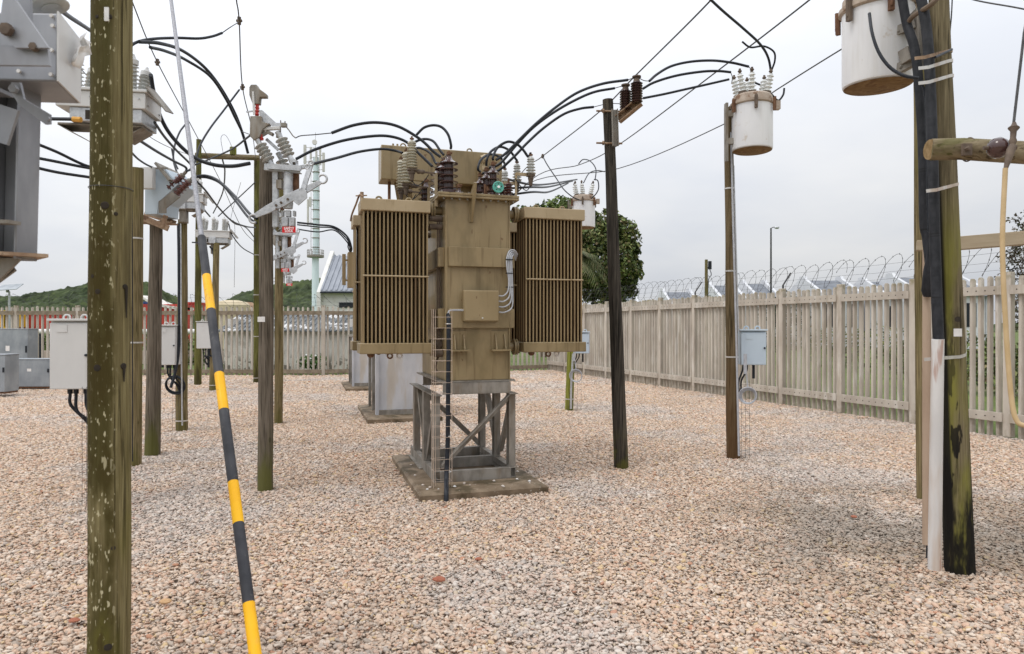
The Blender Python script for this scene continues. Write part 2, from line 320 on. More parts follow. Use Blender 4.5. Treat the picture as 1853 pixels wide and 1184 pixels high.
BRASS = mat('orange_handle', (.60, .30, .05), (.68, .36, .08), 8, rough=.5, bump=0)
# ------------------------------------------------------------------ ground
def fx(Y): return 10.92-.372*Y                # the right-hand fence line
BACK = [(1.375, 25.66), (-2.2, 24.3), (-6.3, 22.8), (-18.6, 22.8)]
mG = mat('grass_ground', (.055, .085, .018), (.13, .17, .04), .6, rough=.95, bump=.5, bscale=25, layers=[dict(col=(.16, .13, .08), scale=.25, lo=.55, hi=.65, amt=.7), dict(col=(.20, .26, .06), scale=8, lo=.55, hi=.7, amt=.5)])
g = MB(); S_ = 1500
g.add([(-S_, -200, -.06), (S_, -200, -.06), (S_, S_*1.5, -.06), (-S_, S_*1.5, -.06)], [(0, 1, 2, 3)])
tag(g.build('grass_field', mG), kind='structure')
def gravel_mat(name, dist):
    m, t, b = new_mat(name); Nn = t.nodes.new; tc = Nn('ShaderNodeTexCoord'); ge = Nn('ShaderNodeNewGeometry')
    pos = ge.outputs['Position']
    if dist:
        v = _noise(t, pos, 42, (1, 1, 1), kind='VORONOI'); rnd = v.outputs['Color']
        s = Nn('ShaderNodeSeparateColor'); t.links.new(rnd, s.inputs[0]); rs = s.outputs[0]
    else:
        oi = Nn('ShaderNodeObjectInfo'); rs = oi.outputs['Random']
    cr = Nn('ShaderNodeValToRGB'); t.links.new(rs, cr.inputs[0]); cr.color_ramp.interpolation = 'CONSTANT'
    cols = [(0, (0.543, 0.392, 0.287)), (0.16, (0.591, 0.447, 0.335)), (0.3, (0.493, 0.385, 0.3)), (0.42, (0.601, 0.484, 0.386)), (0.54, (0.552, 0.385, 0.283)), (0.64, (0.454, 0.375, 0.308)), (0.74, (0.631, 0.53, 0.437)), (0.83, (0.562, 0.412, 0.241)), (0.87, (0.374, 0.307, 0.249)), (0.92, (0.513, 0.329, 0.231)), (0.96, (0.414, 0.349, 0.3)), (0.985, (0.434, 0.228, 0.145))]
    e = cr.color_ramp.elements; e[0].position = 0; e[0].color = (*cols[0][1], 1); e[1].position = cols[1][0]; e[1].color = (*cols[1][1], 1)
    for p_, c_ in cols[2:]: q = e.new(p_); q.color = (*c_, 1)
    n = _noise(t, pos, .42, (1, 1, 1), 5, .62); f = _range(t, n.outputs[0], .47, .60)
    hs = Nn('ShaderNodeHueSaturation'); hs.inputs['Saturation'].default_value = .62; hs.inputs['Value'].default_value = .93
    t.links.new(cr.outputs[0], hs.inputs['Color'])
    mx = Nn('ShaderNodeMix'); mx.data_type = 'RGBA'; t.links.new(_mul(t, f, .9), mx.inputs[0]); t.links.new(cr.outputs[0], mx.inputs[6]); t.links.new(hs.outputs[0], mx.inputs[7])
    # damp dirty patches, mostly near the right-hand pole
    n2 = _noise(t, pos, .9, (1, 1, 1), 6, .7); f2 = _range(t, n2.outputs[0], .57, .70)
    dn = Nn('ShaderNodeVectorMath'); dn.operation = 'DISTANCE'; t.links.new(pos, dn.inputs[0]); dn.inputs[1].default_value = (3.3, 5.2, 0)
    f3 = _mul(t, _range(t, dn.outputs['Value'], 2.6, .6), _range(t, n2.outputs[0], .38, .55))
    ad = Nn('ShaderNodeMath'); ad.operation = 'MAXIMUM'; t.links.new(_mul(t, f2, .35), ad.inputs[0]); t.links.new(_mul(t, f3, .6), ad.inputs[1])
    m2 = Nn('ShaderNodeMix'); m2.data_type = 'RGBA'; t.links.new(ad.outputs[0], m2.inputs[0]); t.links.new(mx.outputs[2], m2.inputs[6]); m2.inputs[7].default_value = (.17, .14, .105, 1)
    if dist:
        dk = _noise(t, pos, 42, (1, 1, 1), kind='EDGE'); fe = _range(t, dk.outputs['Distance'], .22, .05)
        m3 = Nn('ShaderNodeMix'); m3.data_type = 'RGBA'; t.links.new(_mul(t, fe, .75), m3.inputs[0]); t.links.new(m2.outputs[2], m3.inputs[6]); m3.inputs[7].default_value = (.24, .19, .145, 1)
        m2 = m3; bp = Nn('ShaderNodeBump'); bp.inputs['Strength'].default_value = .6; bp.inputs['Distance'].default_value = .012
        inv = Nn('ShaderNodeMath'); inv.operation = 'MINIMUM'; inv.inputs[1].default_value = .3; t.links.new(dk.outputs['Distance'], inv.inputs[0]); t.links.new(inv.outputs[0], bp.inputs['Height']); t.links.new(bp.outputs[0], b.inputs['Normal'])
    t.links.new(m2.outputs[2], b.inputs['Base Color']); b.inputs['Roughness'].default_value = .82
    b.inputs['Specular IOR Level'].default_value = .3
    return m
g = MB(); bp_ = [(fx(2)+.1, 2), (fx(25.66)+.1, 25.66)]+BACK[1:]+[(-18.6, -4), (fx(2)+.1, -4)]
g.add([(x, y, -.026) for x, y in bp_], [tuple(range(len(bp_)))])
tag(g.build('gravel_bed', gravel_mat('gravel_bed_ground', True)), kind='structure')
# loose pebbles lying on the bed
zones = [([(-3.6, 2.4), (3.6, 2.4), (6.3, 7), (-6.3, 7)], 5200, .72),
         ([(-6.3, 7), (7.2, 7), (7.4, 9.4), (6.45, 12), (-10.3, 12)], 3900, .80),
         ([(-10.3, 12), (6.45, 12), (4.22, 18), (-14.6, 18)], 2100, 1.02),
         ([(-14.6, 18), (4.22, 18), (1.45, 25.5), (-2.2, 24.2), (-6.3, 22.7), (-17.4, 22.7)], 750, 1.6)]
me = bpy.data.meshes.new('pebbles'); vs = []; fs = []
for poly, dn, sz in zones: b0 = len(vs); vs += [(x, y, -.020) for x, y in poly]; fs.append(tuple(range(b0, b0+len(poly))))
me.from_pydata(vs, [], fs)
a = me.attributes.new('dens', 'FLOAT', 'FACE'); a.data.foreach_set('value', [z[1] for z in zones])
a = me.attributes.new('psize', 'FLOAT', 'FACE'); a.data.foreach_set('value', [z[2] for z in zones])
peb = bpy.data.objects.new('pebbles', me); COL.objects.link(peb); tag(peb, 'loose tan, pink and grey pebbles covering the yard', 'gravel', kind='stuff')
mP = gravel_mat('pebble_stone', False); me.materials.append(mP)
ng = bpy.data.node_groups.new('pebble_scatter', 'GeometryNodeTree')
ng.interface.new_socket('Geometry', in_out='INPUT', socket_type='NodeSocketGeometry'); ng.interface.new_socket('Geometry', in_out='OUTPUT', socket_type='NodeSocketGeometry')
A = ng.nodes.new; K = ng.links.new
gi = A('NodeGroupInput'); go = A('NodeGroupOutput'); dp = A('GeometryNodeDistributePointsOnFaces'); K(gi.outputs[0], dp.inputs['Mesh'])
def attr(nm):
    n = A('GeometryNodeInputNamedAttribute'); n.data_type = 'FLOAT'; n.inputs[0].default_value = nm; return n.outputs['Attribute']
K(attr('dens'), dp.inputs['Density'])
jn = A('GeometryNodeJoinGeometry')
for k, (sc3, sub) in enumerate([((1, .72, .46), 2), ((1, .85, .40), 2), ((.9, .8, .6), 2), ((1.15, .62, .42), 2), ((1, .9, .33), 2)]):
    ic = A('GeometryNodeMeshIcoSphere'); ic.inputs['Radius'].default_value = 1; ic.inputs['Subdivisions'].default_value = sub
    nz = A('ShaderNodeTexNoise'); nz.inputs['Scale'].default_value = .9; nz.inputs['Detail'].default_value = 1
    ps = A('GeometryNodeInputPosition'); of = A('ShaderNodeVectorMath'); of.operation = 'ADD'; K(ps.outputs[0], of.inputs[0]); of.inputs[1].default_value = (k*7.3, k*3.1, k*1.7); K(of.outputs[0], nz.inputs['Vector'])
    sb = A('ShaderNodeVectorMath'); sb.operation = 'SUBTRACT'; K(nz.outputs['Color'], sb.inputs[0]); sb.inputs[1].default_value = (.5, .5, .5)
    scl = A('ShaderNodeVectorMath'); scl.operation = 'SCALE'; K(sb.outputs[0], scl.inputs[0]); scl.inputs['Scale'].default_value = 1.5
    sp = A('GeometryNodeSetPosition'); K(ic.outputs[0], sp.inputs['Geometry']); K(scl.outputs[0], sp.inputs['Offset'])
    tr = A('GeometryNodeTransform'); K(sp.outputs[0], tr.inputs[0]); tr.inputs['Scale'].default_value = sc3
    sm = A('GeometryNodeSetMaterial'); K(tr.outputs[0], sm.inputs[0]); sm.inputs['Material'].default_value = mP
    ss = A('GeometryNodeSetShadeSmooth'); K(sm.outputs[0], ss.inputs[0])
    g2 = A('GeometryNodeGeometryToInstance'); K(ss.outputs[0], g2.inputs[0]); K(g2.outputs[0], jn.inputs[0])
io = A('GeometryNodeInstanceOnPoints'); K(dp.outputs['Points'], io.inputs['Points']); K(jn.outputs[0], io.inputs['Instance']); io.inputs['Pick Instance'].default_value = True
rr = A('FunctionNodeRandomValue'); rr.data_type = 'FLOAT_VECTOR'; rr.inputs[0].default_value = (-.45, -.45, 0); rr.inputs[1].default_value = (.45, .45, 6.283); K(rr.outputs[0], io.inputs['Rotation'])
rv = A('FunctionNodeRandomValue'); rv.data_type = 'FLOAT'; rv.inputs[2].default_value = 0; rv.inputs[3].default_value = 1; rv.inputs['Seed'].default_value = 5
pw = A('ShaderNodeMath'); pw.operation = 'POWER'; K(rv.outputs[1], pw.inputs[0]); pw.inputs[1].default_value = 4.0
ma = A('ShaderNodeMath'); ma.operation = 'MULTIPLY_ADD'; K(pw.outputs[0], ma.inputs[0]); ma.inputs[1].default_value = .021; ma.inputs[2].default_value = .0100
m3 = A('ShaderNodeMath'); m3.operation = 'MULTIPLY'; K(ma.outputs[0], m3.inputs[0]); K(attr('psize'), m3.inputs[1]); K(m3.outputs[0], io.inputs['Scale'])
ti = A('GeometryNodeTranslateInstances'); K(io.outputs[0], ti.inputs[0]); rz_ = A('FunctionNodeRandomValue'); rz_.data_type = 'FLOAT_VECTOR'; rz_.inputs[0].default_value = (0, 0, -.002); rz_.inputs[1].default_value = (0, 0, .016); rz_.inputs['Seed'].default_value = 9
K(rz_.outputs[0], ti.inputs['Translation']); ti.inputs['Local Space'].default_value = False
K(ti.outputs[0], go.inputs[0])
md = peb.modifiers.new('scatter', 'NODES'); md.node_group = ng
# a few odd stones one can pick out
RB = mat('red_brick_chip', (.30, .10, .06), (.38, .15, .09), 20, rough=.85, bump=.3); OC = mat('ochre_stone', (.45, .27, .13), (.55, .36, .2), 20, rough=.8, bump=.2)
for px, py, s_, m_, lb in [(795, 1056, .042, RB, 'dark red brick chip lying on pebbles below the concrete plinth, the largest red stone'), (300, 1096, .036, OC, 'rounded ochre stone on pebbles between the mossy pole and the striped stay guard'),
                           (134, 1130, .03, RB, 'small red stone on pebbles just left of the mossy pole'), (866, 1017, .026, RB, 'small reddish stone on pebbles right of the large red chip'), (1545, 940, .03, RB, 'small brick red stone on pebbles left of the tar streaked pole')]:
    c = G(px, py); mb = MB(); seg = 9
    prof = [(0, .3), (.25, .9), (.55, 1), (.85, .7), (1, .3)]
    mb.lathe((0, 0, 0), (0, 0, s_*.75), [(t_, r_*s_) for t_, r_ in prof], seg)
    for v in mb.v:
        n_ = mnoise.noise(v*60+Vector((px, 0, 0))); v.x *= 1+.35*n_; v.y *= .75*(1-.3*n_)
    for v in mb.v: v += Vector((c.x, c.y, .012))
    single(mb, 'stone', m_, lb, 'stone', (c.x, c.y, .012), 'odd coloured stones', smooth=28)

# ------------------------------------------------------------------ hills
def ridge(px):
    pts = [(-900, 500), (-500, 515), (-200, 530), (0, 533), (40, 524), (70, 519), (110, 513), (150, 502), (190, 500), (225, 520), (262, 544), (300, 546), (350, 547), (392, 545), (412, 527), (440, 513), (475, 509), (520, 505), (560, 498), (620, 503), (700, 525), (800, 545), (950, 560), (1100, 572), (1400, 580), (2600, 585)]
    for (a, b), (c, d_) in zip(pts, pts[1:]):
        if a <= px <= c: t = (px-a)/(c-a); t = t*t*(3-2*t); return b+(d_-b)*t
    return 585
mH = mat('bush_covered_hillside', (.028, .042, .018), (.062, .085, .036), .06, rough=.95, bump=0, layers=[dict(col=(.12, .15, .055), scale=.022, lo=.5, hi=.62, amt=.7), dict(col=(.085, .11, .04), scale=.35, lo=.5, hi=.65, amt=.8), dict(col=(.015, .022, .008), scale=.3, kind='VORONOI', lo=.45, hi=.75, amt=.6)])
vs = []; nx, ny = 900, 90; Y0, Y1 = 205, 330
for j in range(ny):
    Y = Y0+(Y1-Y0)*j/(ny-1); t = min(1, j/(ny*.62)); sh = t*t*(3-2*t)*(1 if j < ny*.75 else 1-.5*(j-ny*.75)/(ny*.25))
    for i in range(nx):
        x = -330+560*i/(nx-1); px = 926.5+x/(Y1*.80)*F; h = (592-ridge(px))*(Y1*.82)/F
        q = Vector((x, Y, 0)); c_ = (.5-abs(mnoise.noise(q*.13)))*3.2-1.2+(.4-abs(mnoise.noise(q*.33+Vector((9, 0, 0)))))*2.2+mnoise.noise(q*.7)*.9+mnoise.noise(q*.03)*3
        vs.append((x, Y, max(-1, h*sh+(c_ if j > 1 else -1)*min(1, .35+sh))))
me = bpy.data.meshes.new('hills'); me.from_pydata(vs, [], [(j*nx+i, j*nx+i+1, (j+1)*nx+i+1, (j+1)*nx+i) for j in range(ny-1) for i in range(nx-1)])
me.materials.append(mH); me.update(); ho = bpy.data.objects.new('hills', me); COL.objects.link(ho); tag(ho, kind='structure')

# ------------------------------------------------------------------ leaf clouds
def leaf_mat(name, cols):
    m, t, b = new_mat(name); ge = t.nodes.new('ShaderNodeNewGeometry'); cr = t.nodes.new('ShaderNodeValToRGB'); t.links.new(ge.outputs['Random Per Island'], cr.inputs[0])
    e = cr.color_ramp.elements; e[0].color = (*cols[0], 1); e[1].color = (*cols[-1], 1)
    for i, c in enumerate(cols[1:-1]): q = e.new((i+1)/(len(cols)-1)); q.color = (*c, 1)
    cn = _noise(t, ge.outputs['Position'], 1.3, (1, 1, 1), 3); cl = t.nodes.new('ShaderNodeMapRange'); t.links.new(cn.outputs[0], cl.inputs[0]); cl.inputs[1].default_value = .35; cl.inputs[2].default_value = .65; cl.inputs[3].default_value = .5; cl.inputs[4].default_value = 1.35
    hv = t.nodes.new('ShaderNodeHueSaturation'); t.links.new(cl.outputs[0], hv.inputs['Value']); t.links.new(cr.outputs[0], hv.inputs['Color'])
    t.links.new(hv.outputs[0], b.inputs['Base Color']); b.inputs['Roughness'].default_value = .6; b.inputs['Specular IOR Level'].default_value = .3
    return m
L_TREE = leaf_mat('dark_tree_leaves', [(.03, .045, .012), (.07, .10, .025), (.15, .19, .045), (.19, .14, .07)])
L_LITE = leaf_mat('light_tree_leaves', [(.05, .075, .015), (.12, .17, .04), (.20, .25, .07)])
L_BRN = leaf_mat('brownish_leaves', [(.05, .035, .02), (.10, .075, .05), (.15, .12, .08), (.09, .11, .04)])
L_PLM = leaf_mat('palm_leaves', [(.05, .075, .02), (.12, .14, .05), (.17, .15, .07)])
BARK = mat('tree_bark', (.10, .075, .05), (.18, .14, .10), 10, (1, 1, .2), .9, 0, .4)
def leafcloud(name, blobs, n, size, m, parent, seed=1, asp=.55):
    rg = np.random.default_rng(seed); vol = np.array([b[3]**2*(b[4] if len(b) > 4 else 1) for b in blobs]); vol = vol/vol.sum()
    idx = rg.choice(len(blobs), n, p=vol); B = np.array([b[:4] for b in blobs])
    dr = rg.normal(size=(n, 3)); dr /= np.linalg.norm(dr, axis=1)[:, None]
    rad = B[idx, 3]*(.62+.42*rg.random(n)**.6)*(1+.18*np.sin(dr[:, 0]*5+idx)*np.cos(dr[:, 2]*6))
    c = B[idx, :3]+dr*rad[:, None]*np.array([1, 1, .85])
    nn = dr*.6+rg.normal(size=(n, 3))*.7+np.array([0, 0, .4]); nn /= np.linalg.norm(nn, axis=1)[:, None]
    u = np.cross(nn, rg.normal(size=(n, 3))); u /= np.linalg.norm(u, axis=1)[:, None]; v = np.cross(nn, u)
    keep = np.array([mnoise.noise(Vector(p)*(3.2*size**-.35))+.5*mnoise.noise(Vector(p)*(8*size**-.35)) > -.06 for p in c]); c, nn, u, v, n = c[keep], nn[keep], u[keep], v[keep], int(keep.sum())
    s = size*(.6+.8*rg.random(n))[:, None]
    q = np.stack([c-u*s*.5, c+v*s*asp*.5+nn*s*.1, c+u*s*.5, c-v*s*asp*.5+nn*s*.1], 1).reshape(-1, 3)
    if parent is not None: q = q-np.array(parent['_o'])
    me = bpy.data.meshes.new(name); me.vertices.add(len(q)); me.vertices.foreach_set('co', q.ravel()); me.loops.add(4*n); me.loops.foreach_set('vertex_index', np.arange(4*n))
    me.polygons.add(n); me.polygons.foreach_set('loop_start', np.arange(0, 4*n, 4)); me.update(); me.validate(); me.materials.append(m)
    o = bpy.data.objects.new(name, me); COL.objects.link(o)
    if parent is not None: o.parent = parent
    return o
def tree(name, label, base, blobs, n, size, m, tr, seed, cat='tree', group=None):
    r = thing(name, label, cat, base, group); leafcloud('crown', blobs, n, size, m, r, seed)
    mb = MB(); b = Vector(base); top = Vector(blobs[0][:3]); mid = b.lerp(top, .45)+Vector((tr*.6, 0, 0))
    mb.tube(spline([b+Vector((0, 0, -.1)), mid, top]), tr, 10, r1=tr*.4)
    for bl in blobs[1:6]: mb.tube(spline([mid.lerp(top, .2), (mid+Vector(bl[:3]))/2+Vector((0, 0, .2)), Vector(bl[:3])], 5), tr*.45, 6, r1=tr*.12)
    mb.build('trunk', BARK, r); return r
D = 34.0
def bl(px, py, r, d=D): q = P(px, py, d); return (q.x, q.y, q.z, r)
tree('broadleaf_tree', 'large dense green tree with rounded crown rising above the right hand fence corner', (P(1090, 592, D).x, D, 0),
     [bl(1085, 470, 2.0), bl(1095, 408, .8), bl(1118, 425, 1.0), bl(1075, 430, 1.15), bl(1125, 455, .85), bl(1132, 492, .85), bl(1124, 520, .75), bl(1058, 455, 1.1), bl(1060, 505, 1.2), bl(1100, 515, 1.2), bl(1040, 480, 1.2), bl(1140, 470, .45), bl(1150, 497, .3), bl(1070, 395, .45), bl(1105, 388, .35), bl(1133, 420, .4), bl(1146, 448, .35), bl(1155, 478, .25), bl(1143, 530, .35), bl(1090, 538, .7), bl(1120, 402, .35)], 34000, .20, L_TREE, .3, 3, group='trees beyond the fence')
D2 = 38.0
tree('broadleaf_tree', 'lighter green tree top showing above the right radiator behind the white switch drum', (P(985, 592, D2).x, D2, 0),
     [bl(985, 440, 2.2, D2), bl(1012, 377, .75, D2), bl(995, 392, .95, D2), bl(1028, 372, .5, D2), bl(1030, 400, .9, D2), bl(960, 410, 1.4, D2), bl(1020, 430, 1.3, D2)], 11000, .26, L_LITE, .3, 4, group='trees beyond the fence')
# palm beside the big tree
pb = (P(1042, 592, 31).x, 31, 0); r = thing('palm_tree', 'palm with long drooping fronds between the right radiator and the large green tree', 'tree', pb)
mb = MB(); top = P(1042, 468, 31); mb.tube(spline([Vector(pb), Vector(pb).lerp(top, .5)+Vector((.1, 0, 0)), top]), .2, 10, r1=.16); mb.build('trunk', BARK, r)
mb = MB(); rg = random.Random(5)
for k in range(34):
    a = rg.random()*6.283; el_ = rg.uniform(-.35, 1.1); ln = rg.uniform(1.1, 1.6); dv = Vector((math.cos(a)*math.cos(el_), math.sin(a)*math.cos(el_), math.sin(el_)))
    sp_ = [top+dv*ln*t+Vector((0, 0, -.75*t*t*ln)) for t in [i/9 for i in range(10)]]
    sd = dv.cross(Vector((0, 0, 1))).normalized()
    for i in range(1, 9):
        t_ = (sp_[i+1]-sp_[i]).normalized(); wl = .42*math.sin(math.pi*(i+1)/11)+.08
        for s in (-1, 1):
            for q_ in (0, .5):
                b_ = sp_[i].lerp(sp_[i+1], q_); tip = b_+sd*s*wl*.8+t_*wl*.5+Vector((0, 0, -wl*.55)); mb.add([b_-t_*.02, b_+t_*.025, tip], [(0, 1, 2)])
mb.build('fronds', L_PLM, r, smooth=180)
D3 = 13.2
tree('shrub_tree', 'thin brownish leaved tree rising beyond the right fence at the picture edge', (P(1880, 592, D3).x, D3, 0),
     [bl(1880, 440, .55, D3), bl(1858, 395, .20, D3), bl(1845, 425, .20, D3), bl(1862, 470, .4, D3), bl(1832, 455, .16, D3), bl(1840, 490, .28, D3), bl(1880, 560, .6, D3), bl(1825, 398, .08, D3), bl(1812, 470, .10, D3), bl(1818, 505, .16, D3), bl(1850, 540, .4, D3)], 5200, .06, L_BRN, .05, 6)
# hedge line beyond the right fence
for k, (px, Y, hh) in enumerate([(1880, 15.5, 1.5), (1815, 17, 1.35), (1745, 19.5, 1.6), (1680, 22, 1.5), (1610, 25, 1.8), (1540, 29, 1.9), (1475, 33, 2.0)]):
    c = P(px, 592, Y); bs = [(c.x+random.uniform(-1, 1)*Y/18, c.y+random.uniform(-.6, .6), hh*random.uniform(.3, .62), hh*random.uniform(.34, .42)) for _ in range(6)]
    r = thing('hedge_shrub', ['dark shrub seen through the right fence, %s' % s for s in ('nearest the picture edge', 'second from the picture edge', 'third from the picture edge', 'just left of the tar streaked pole', 'left of the thin brown pole', 'right of the nearer blue cabinet', 'farthest along the fence')][k], 'shrub', (c.x, c.y, 0), 'shrubs beyond the right fence')
    leafcloud('foliage', bs, 1500, .13, L_TREE, r, 20+k)
for px, py, Y, wd, hh, lb in [(1282, 538, 52, 2.4, 2.3, 'round clipped dark bush beside the thin utility post beyond the fence'), (1425, 532, 56, 3.6, 3.0, 'broad dark bush right of the tall street lamp beyond the fence')]:
    c = P(px, py, Y); r = thing('round_bush', lb, 'shrub', (c.x, c.y, 0), 'round bushes among the houses')
    leafcloud('foliage', [(c.x+dx*wd*.4, c.y, c.z-hh*.42-abs(dx)*.3, hh*.52) for dx in (-1, -.5, 0, .5, 1)]+[(c.x+dx*wd*.4, c.y, 1.0, 1.0) for dx in (-.6, .6)], 3200, .22, leaf_mat('bush_leaves', [(.03, .05, .02), (.05, .075, .03)]), r, 44+px)

# ------------------------------------------------------------------ fences
def fence_bay(parent, a, b, H, pitch, matp, matr, side, hole=True, zb=.28, rail=True):
    a, b = Vector(a), Vector(b); dv = b-a; L_ = dv.length; dv.normalize(); n = Vector((dv.y, -dv.x, 0))*side    # n points to the camera side
    mb = MB(); k = int((L_-.10)/pitch); x0 = (L_-(k-1)*pitch)/2
    for i in range(k):
        c = a+dv*(x0+i*pitch+random.uniform(-.004, .004))-n*.02; h = H+random.uniform(-.022, .018); w_, t_ = .035, .030
        sec = [(-w_, -t_), (w_, -t_), (w_*.95, t_*.3), (w_*.55, t_), (-w_*.55, t_), (-w_*.95, t_*.3)]
        tl = random.uniform(-.006, .006); vs = []
        for z, s in ((-.04, 1), (h-.03, 1), (h, .6)):
            for q in sec: vs.append(c+dv*(q[0]*s+tl*z)+n*q[1]*s+Vector((0, 0, z)))
        fs = []
        for lv in (0, 6):
            for e in range(6): e2 = (e+1) % 6; fs.append((lv+e, lv+e2, lv+6+e2, lv+6+e))
        fs.append(tuple(range(12, 18))); mb.add(vs, fs)
    mb.build('pale_panel', matp, parent)
    for z in (H-.21, zb):
        r = MB(); o = n*.045; r.beam(a+dv*.05+o+Vector((0, 0, z)), b-dv*.05+o+Vector((0, 0, z)), .06, .13)
        if hole:
            r.mi = 1
            for i in range(k): c = a+dv*(x0+i*pitch)+n*.0755+Vector((0, 0, z)); r.cyl(c, c+n*.0015, .0105, 8)
        r.build('rail', [matr, DARK], parent)
def coil(pts, rad, pitch, z, rw, name='razor_wire', parent=None):
    mb = MB()
    for (a, b) in zip(pts, pts[1:]):
        a = Vector((*a[:2], z)); b = Vector((*b[:2], z)); L_ = (b-a).length; dv = (b-a).normalized(); sd = Vector((dv.y, -dv.x, 0)); nseg = int(L_/pitch*18); P_ = []
        for i in range(nseg+1):
            t = i/nseg*L_; an = 2*math.pi*t/pitch
            wob = 1+.18*mnoise.noise(Vector((t*1.7+a.y, 0, 0))); an += 1.0*mnoise.noise(Vector((t*.8+a.x, 3, 0)))
            P_.append(a+dv*(t+.17*math.sin(an+.6))+sd*math.cos(an)*rad*wob*.9+Vector((0, 0, math.sin(an)*rad*wob)))
        mb.tube(P_, rw, 5)
        for i in range(0, len(P_)-1, 2):     # the barbs
            q = P_[i]; mb.add([q+Vector((0, 0, .018)), q+dv*.01, q-Vector((0, 0, .018)), q-dv*.01], [(0, 1, 2, 3)])
        for dz in (-.16, -.04, .1): mb.tube([a+Vector((0, 0, dz)), (a+b)/2+Vector((0, 0, dz-.01)), b+Vector((0, 0, dz))], rw*.6, 5)
    return mb.build(name, WIRE, parent)
rf = thing('palisade_fence', 'cream concrete palisade fence with razor wire running along the right side of the yard', 'fence', (fx(25.66), 25.66, 0))
posts = [(fx(25.66-1.43*k), 25.66-1.43*k) for k in range(15)]
for k, (x, y) in enumerate(posts):
    mb = MB(); mb.cbox((x, y, 1.2), .10, .12, 2.40, math.atan2(1, -.372)-math.pi/2)
    v0 = Vector((x, y, 2.40)); mb.build('post', FEN, rf, bevel=.008)
    if k % 2 == 0:
        mb = MB(); n = Vector((.937, .349, 0)); mb.beam(v0+n*.02+Vector((0, 0, -.25)), v0+n*.02+Vector((0, 0, .07)), .03, .03); mb.beam(v0+n*.02+Vector((0, 0, .07)), v0+n*.22+Vector((0, 0, .33)), .028, .028, (1, 0, 0)); mb.build('wire_stay', WIRE, rf)
for a, b in zip(posts, posts[1:]): fence_bay(rf, (*a, 0), (*b, 0), 2.35, .134, FEN, FEN, -1 if False else 1)
coil(posts, .235, .34, 2.60, .0034, parent=rf)
bf = thing('palisade_fence', 'pale concrete palisade fence with dark weathered rails across the back of the yard', 'fence', (-6.3, 22.8, 0))
bp = []
for (a, b) in zip(BACK, BACK[1:]):
    a, b = Vector((*a, 0)), Vector((*b, 0)); n_ = max(1, round((b-a).length/1.9)); bp += [a.lerp(b, i/n_) for i in range(n_)]
bp.append(Vector((*BACK[-1], 0)))
for p in bp[1:]:
    mb = MB(); mb.cbox((p.x, p.y, 1.16), .12, .10, 2.32); mb.build('post', FENW, bf)
for a, b in zip(bp, bp[1:]): fence_bay(bf, b, a, 2.28, .172, FENW, FEND, 1, False, .12)
coil(bp[2:], .22, .62, 2.48, .0045, parent=bf)

# ------------------------------------------------------------------ beyond the back fence
ROOFT = mat('dark_roof_sheet', (.07, .08, .09), (.20, .21, .215), 4, rough=.7, bump=.2, layers=[dict(col=(.62, .62, .62), scale=1.6, lo=.56, hi=.6, amt=.9)])
WALLW = mat('peeling_white_wall', (.58, .56, .53), (.68, .66, .63), 2, rough=.9, bump=.2, layers=[dict(col=(.35, .31, .26), scale=2.5, lo=.55, hi=.65, amt=.6), dict(col=(.12, .10, .08), scale=3.5, lo=.5, hi=.56, zr=(.8, .2), amt=.85)])
r = thing('low_outbuilding', 'low whitewashed outbuilding with dark corrugated roof seen through the back fence', 'building', (-9, 25.0, 0))
mb = MB(); x0, x1, y0 = P(405, 592, 24.8).x, P(640, 592, 24.8).x, 24.8
mb.box(x0, x1, y0, y0+.2, -.02, 1.47); mb.box(x0, x0+.2, y0+.2, y0+3, -.02, 1.9); mb.box(x1-.2, x1, y0+.2, y0+3, -.02, 1.9); mb.build('wall', WALLW, r)
mb = MB(); n = 60
for i in range(n):
    xa = x0-.15+(x1-x0+.3)*i/n; xb = xa+(x1-x0+.3)/n; z_ = .025 if i % 2 else 0
    mb.box(xa, xb, 0, 1, z_-.02, z_+.02, lambda q: Vector((q.x, y0-.2+q.y*2.2, 1.44+q.z+q.y*.72)))
mb.build('roof', ROOFT, r)
REDC = mat('red_container_paint', (.42, .045, .035), (.52, .07, .05), 2, rough=.6, bump=.05, layers=[dict(col=(.55, .35, .3), scale=3, lo=.6, hi=.7, amt=.4)])
BLUC = mat('blue_container_paint', (.04, .08, .25), (.06, .11, .32), 2, rough=.6, bump=.05); YELC = mat('yellow_container_paint', (.75, .42, .02), (.8, .5, .04), 2, rough=.6, bump=.05)
CANV = mat('white_canvas', (.66, .63, .58), (.75, .72, .68), 2, rough=.8, bump=.05); SANDC = mat('cream_canvas', (.50, .42, .28), (.60, .51, .36), 2, rough=.8, bump=.1)
def container(px0, px1, yt, yb, d, m, lb, cat='container', dep=2.4):
    a, b = P(px0, yt, d), P(px1, yb, d); r = thing('shipping_container', lb, cat, ((a.x+b.x)/2, d, 0), 'coloured containers beyond the back fence')
    mb = MB(); n = max(6, int((b.x-a.x)/.22)); z1, z0 = a.z, max(0, b.z)
    for i in range(n):
        xa = a.x+(b.x-a.x)*i/n; xb = a.x+(b.x-a.x)*(i+1)/n; mb.box(xa, xb, d+(.03 if i % 2 else 0), d+dep, z0, z1-.12)
    mb.build('body', m, r)
    mb = MB(); mb.box(a.x-.03, b.x+.03, d-.03, d+dep+.03, z1-.12, z1)
    for x in (a.x, b.x-.12): mb.box(x, x+.12, d-.02, d+.1, 0, z1-.12)
    mb.build('frame', m, r); return r
container(-60, 8, 562, 592, 44, YELC, 'yellow container at the far left edge seen through the back fence')
container(9, 160, 565, 600, 46, REDC, 'long red container seen through the back fence left of the grey cabinet')
container(255, 267, 546, 556, 60, BLUC, 'small blue container above the back fence between two poles')
container(340, 357, 547, 570, 62, REDC, 'short red container right of the white roofed stall')
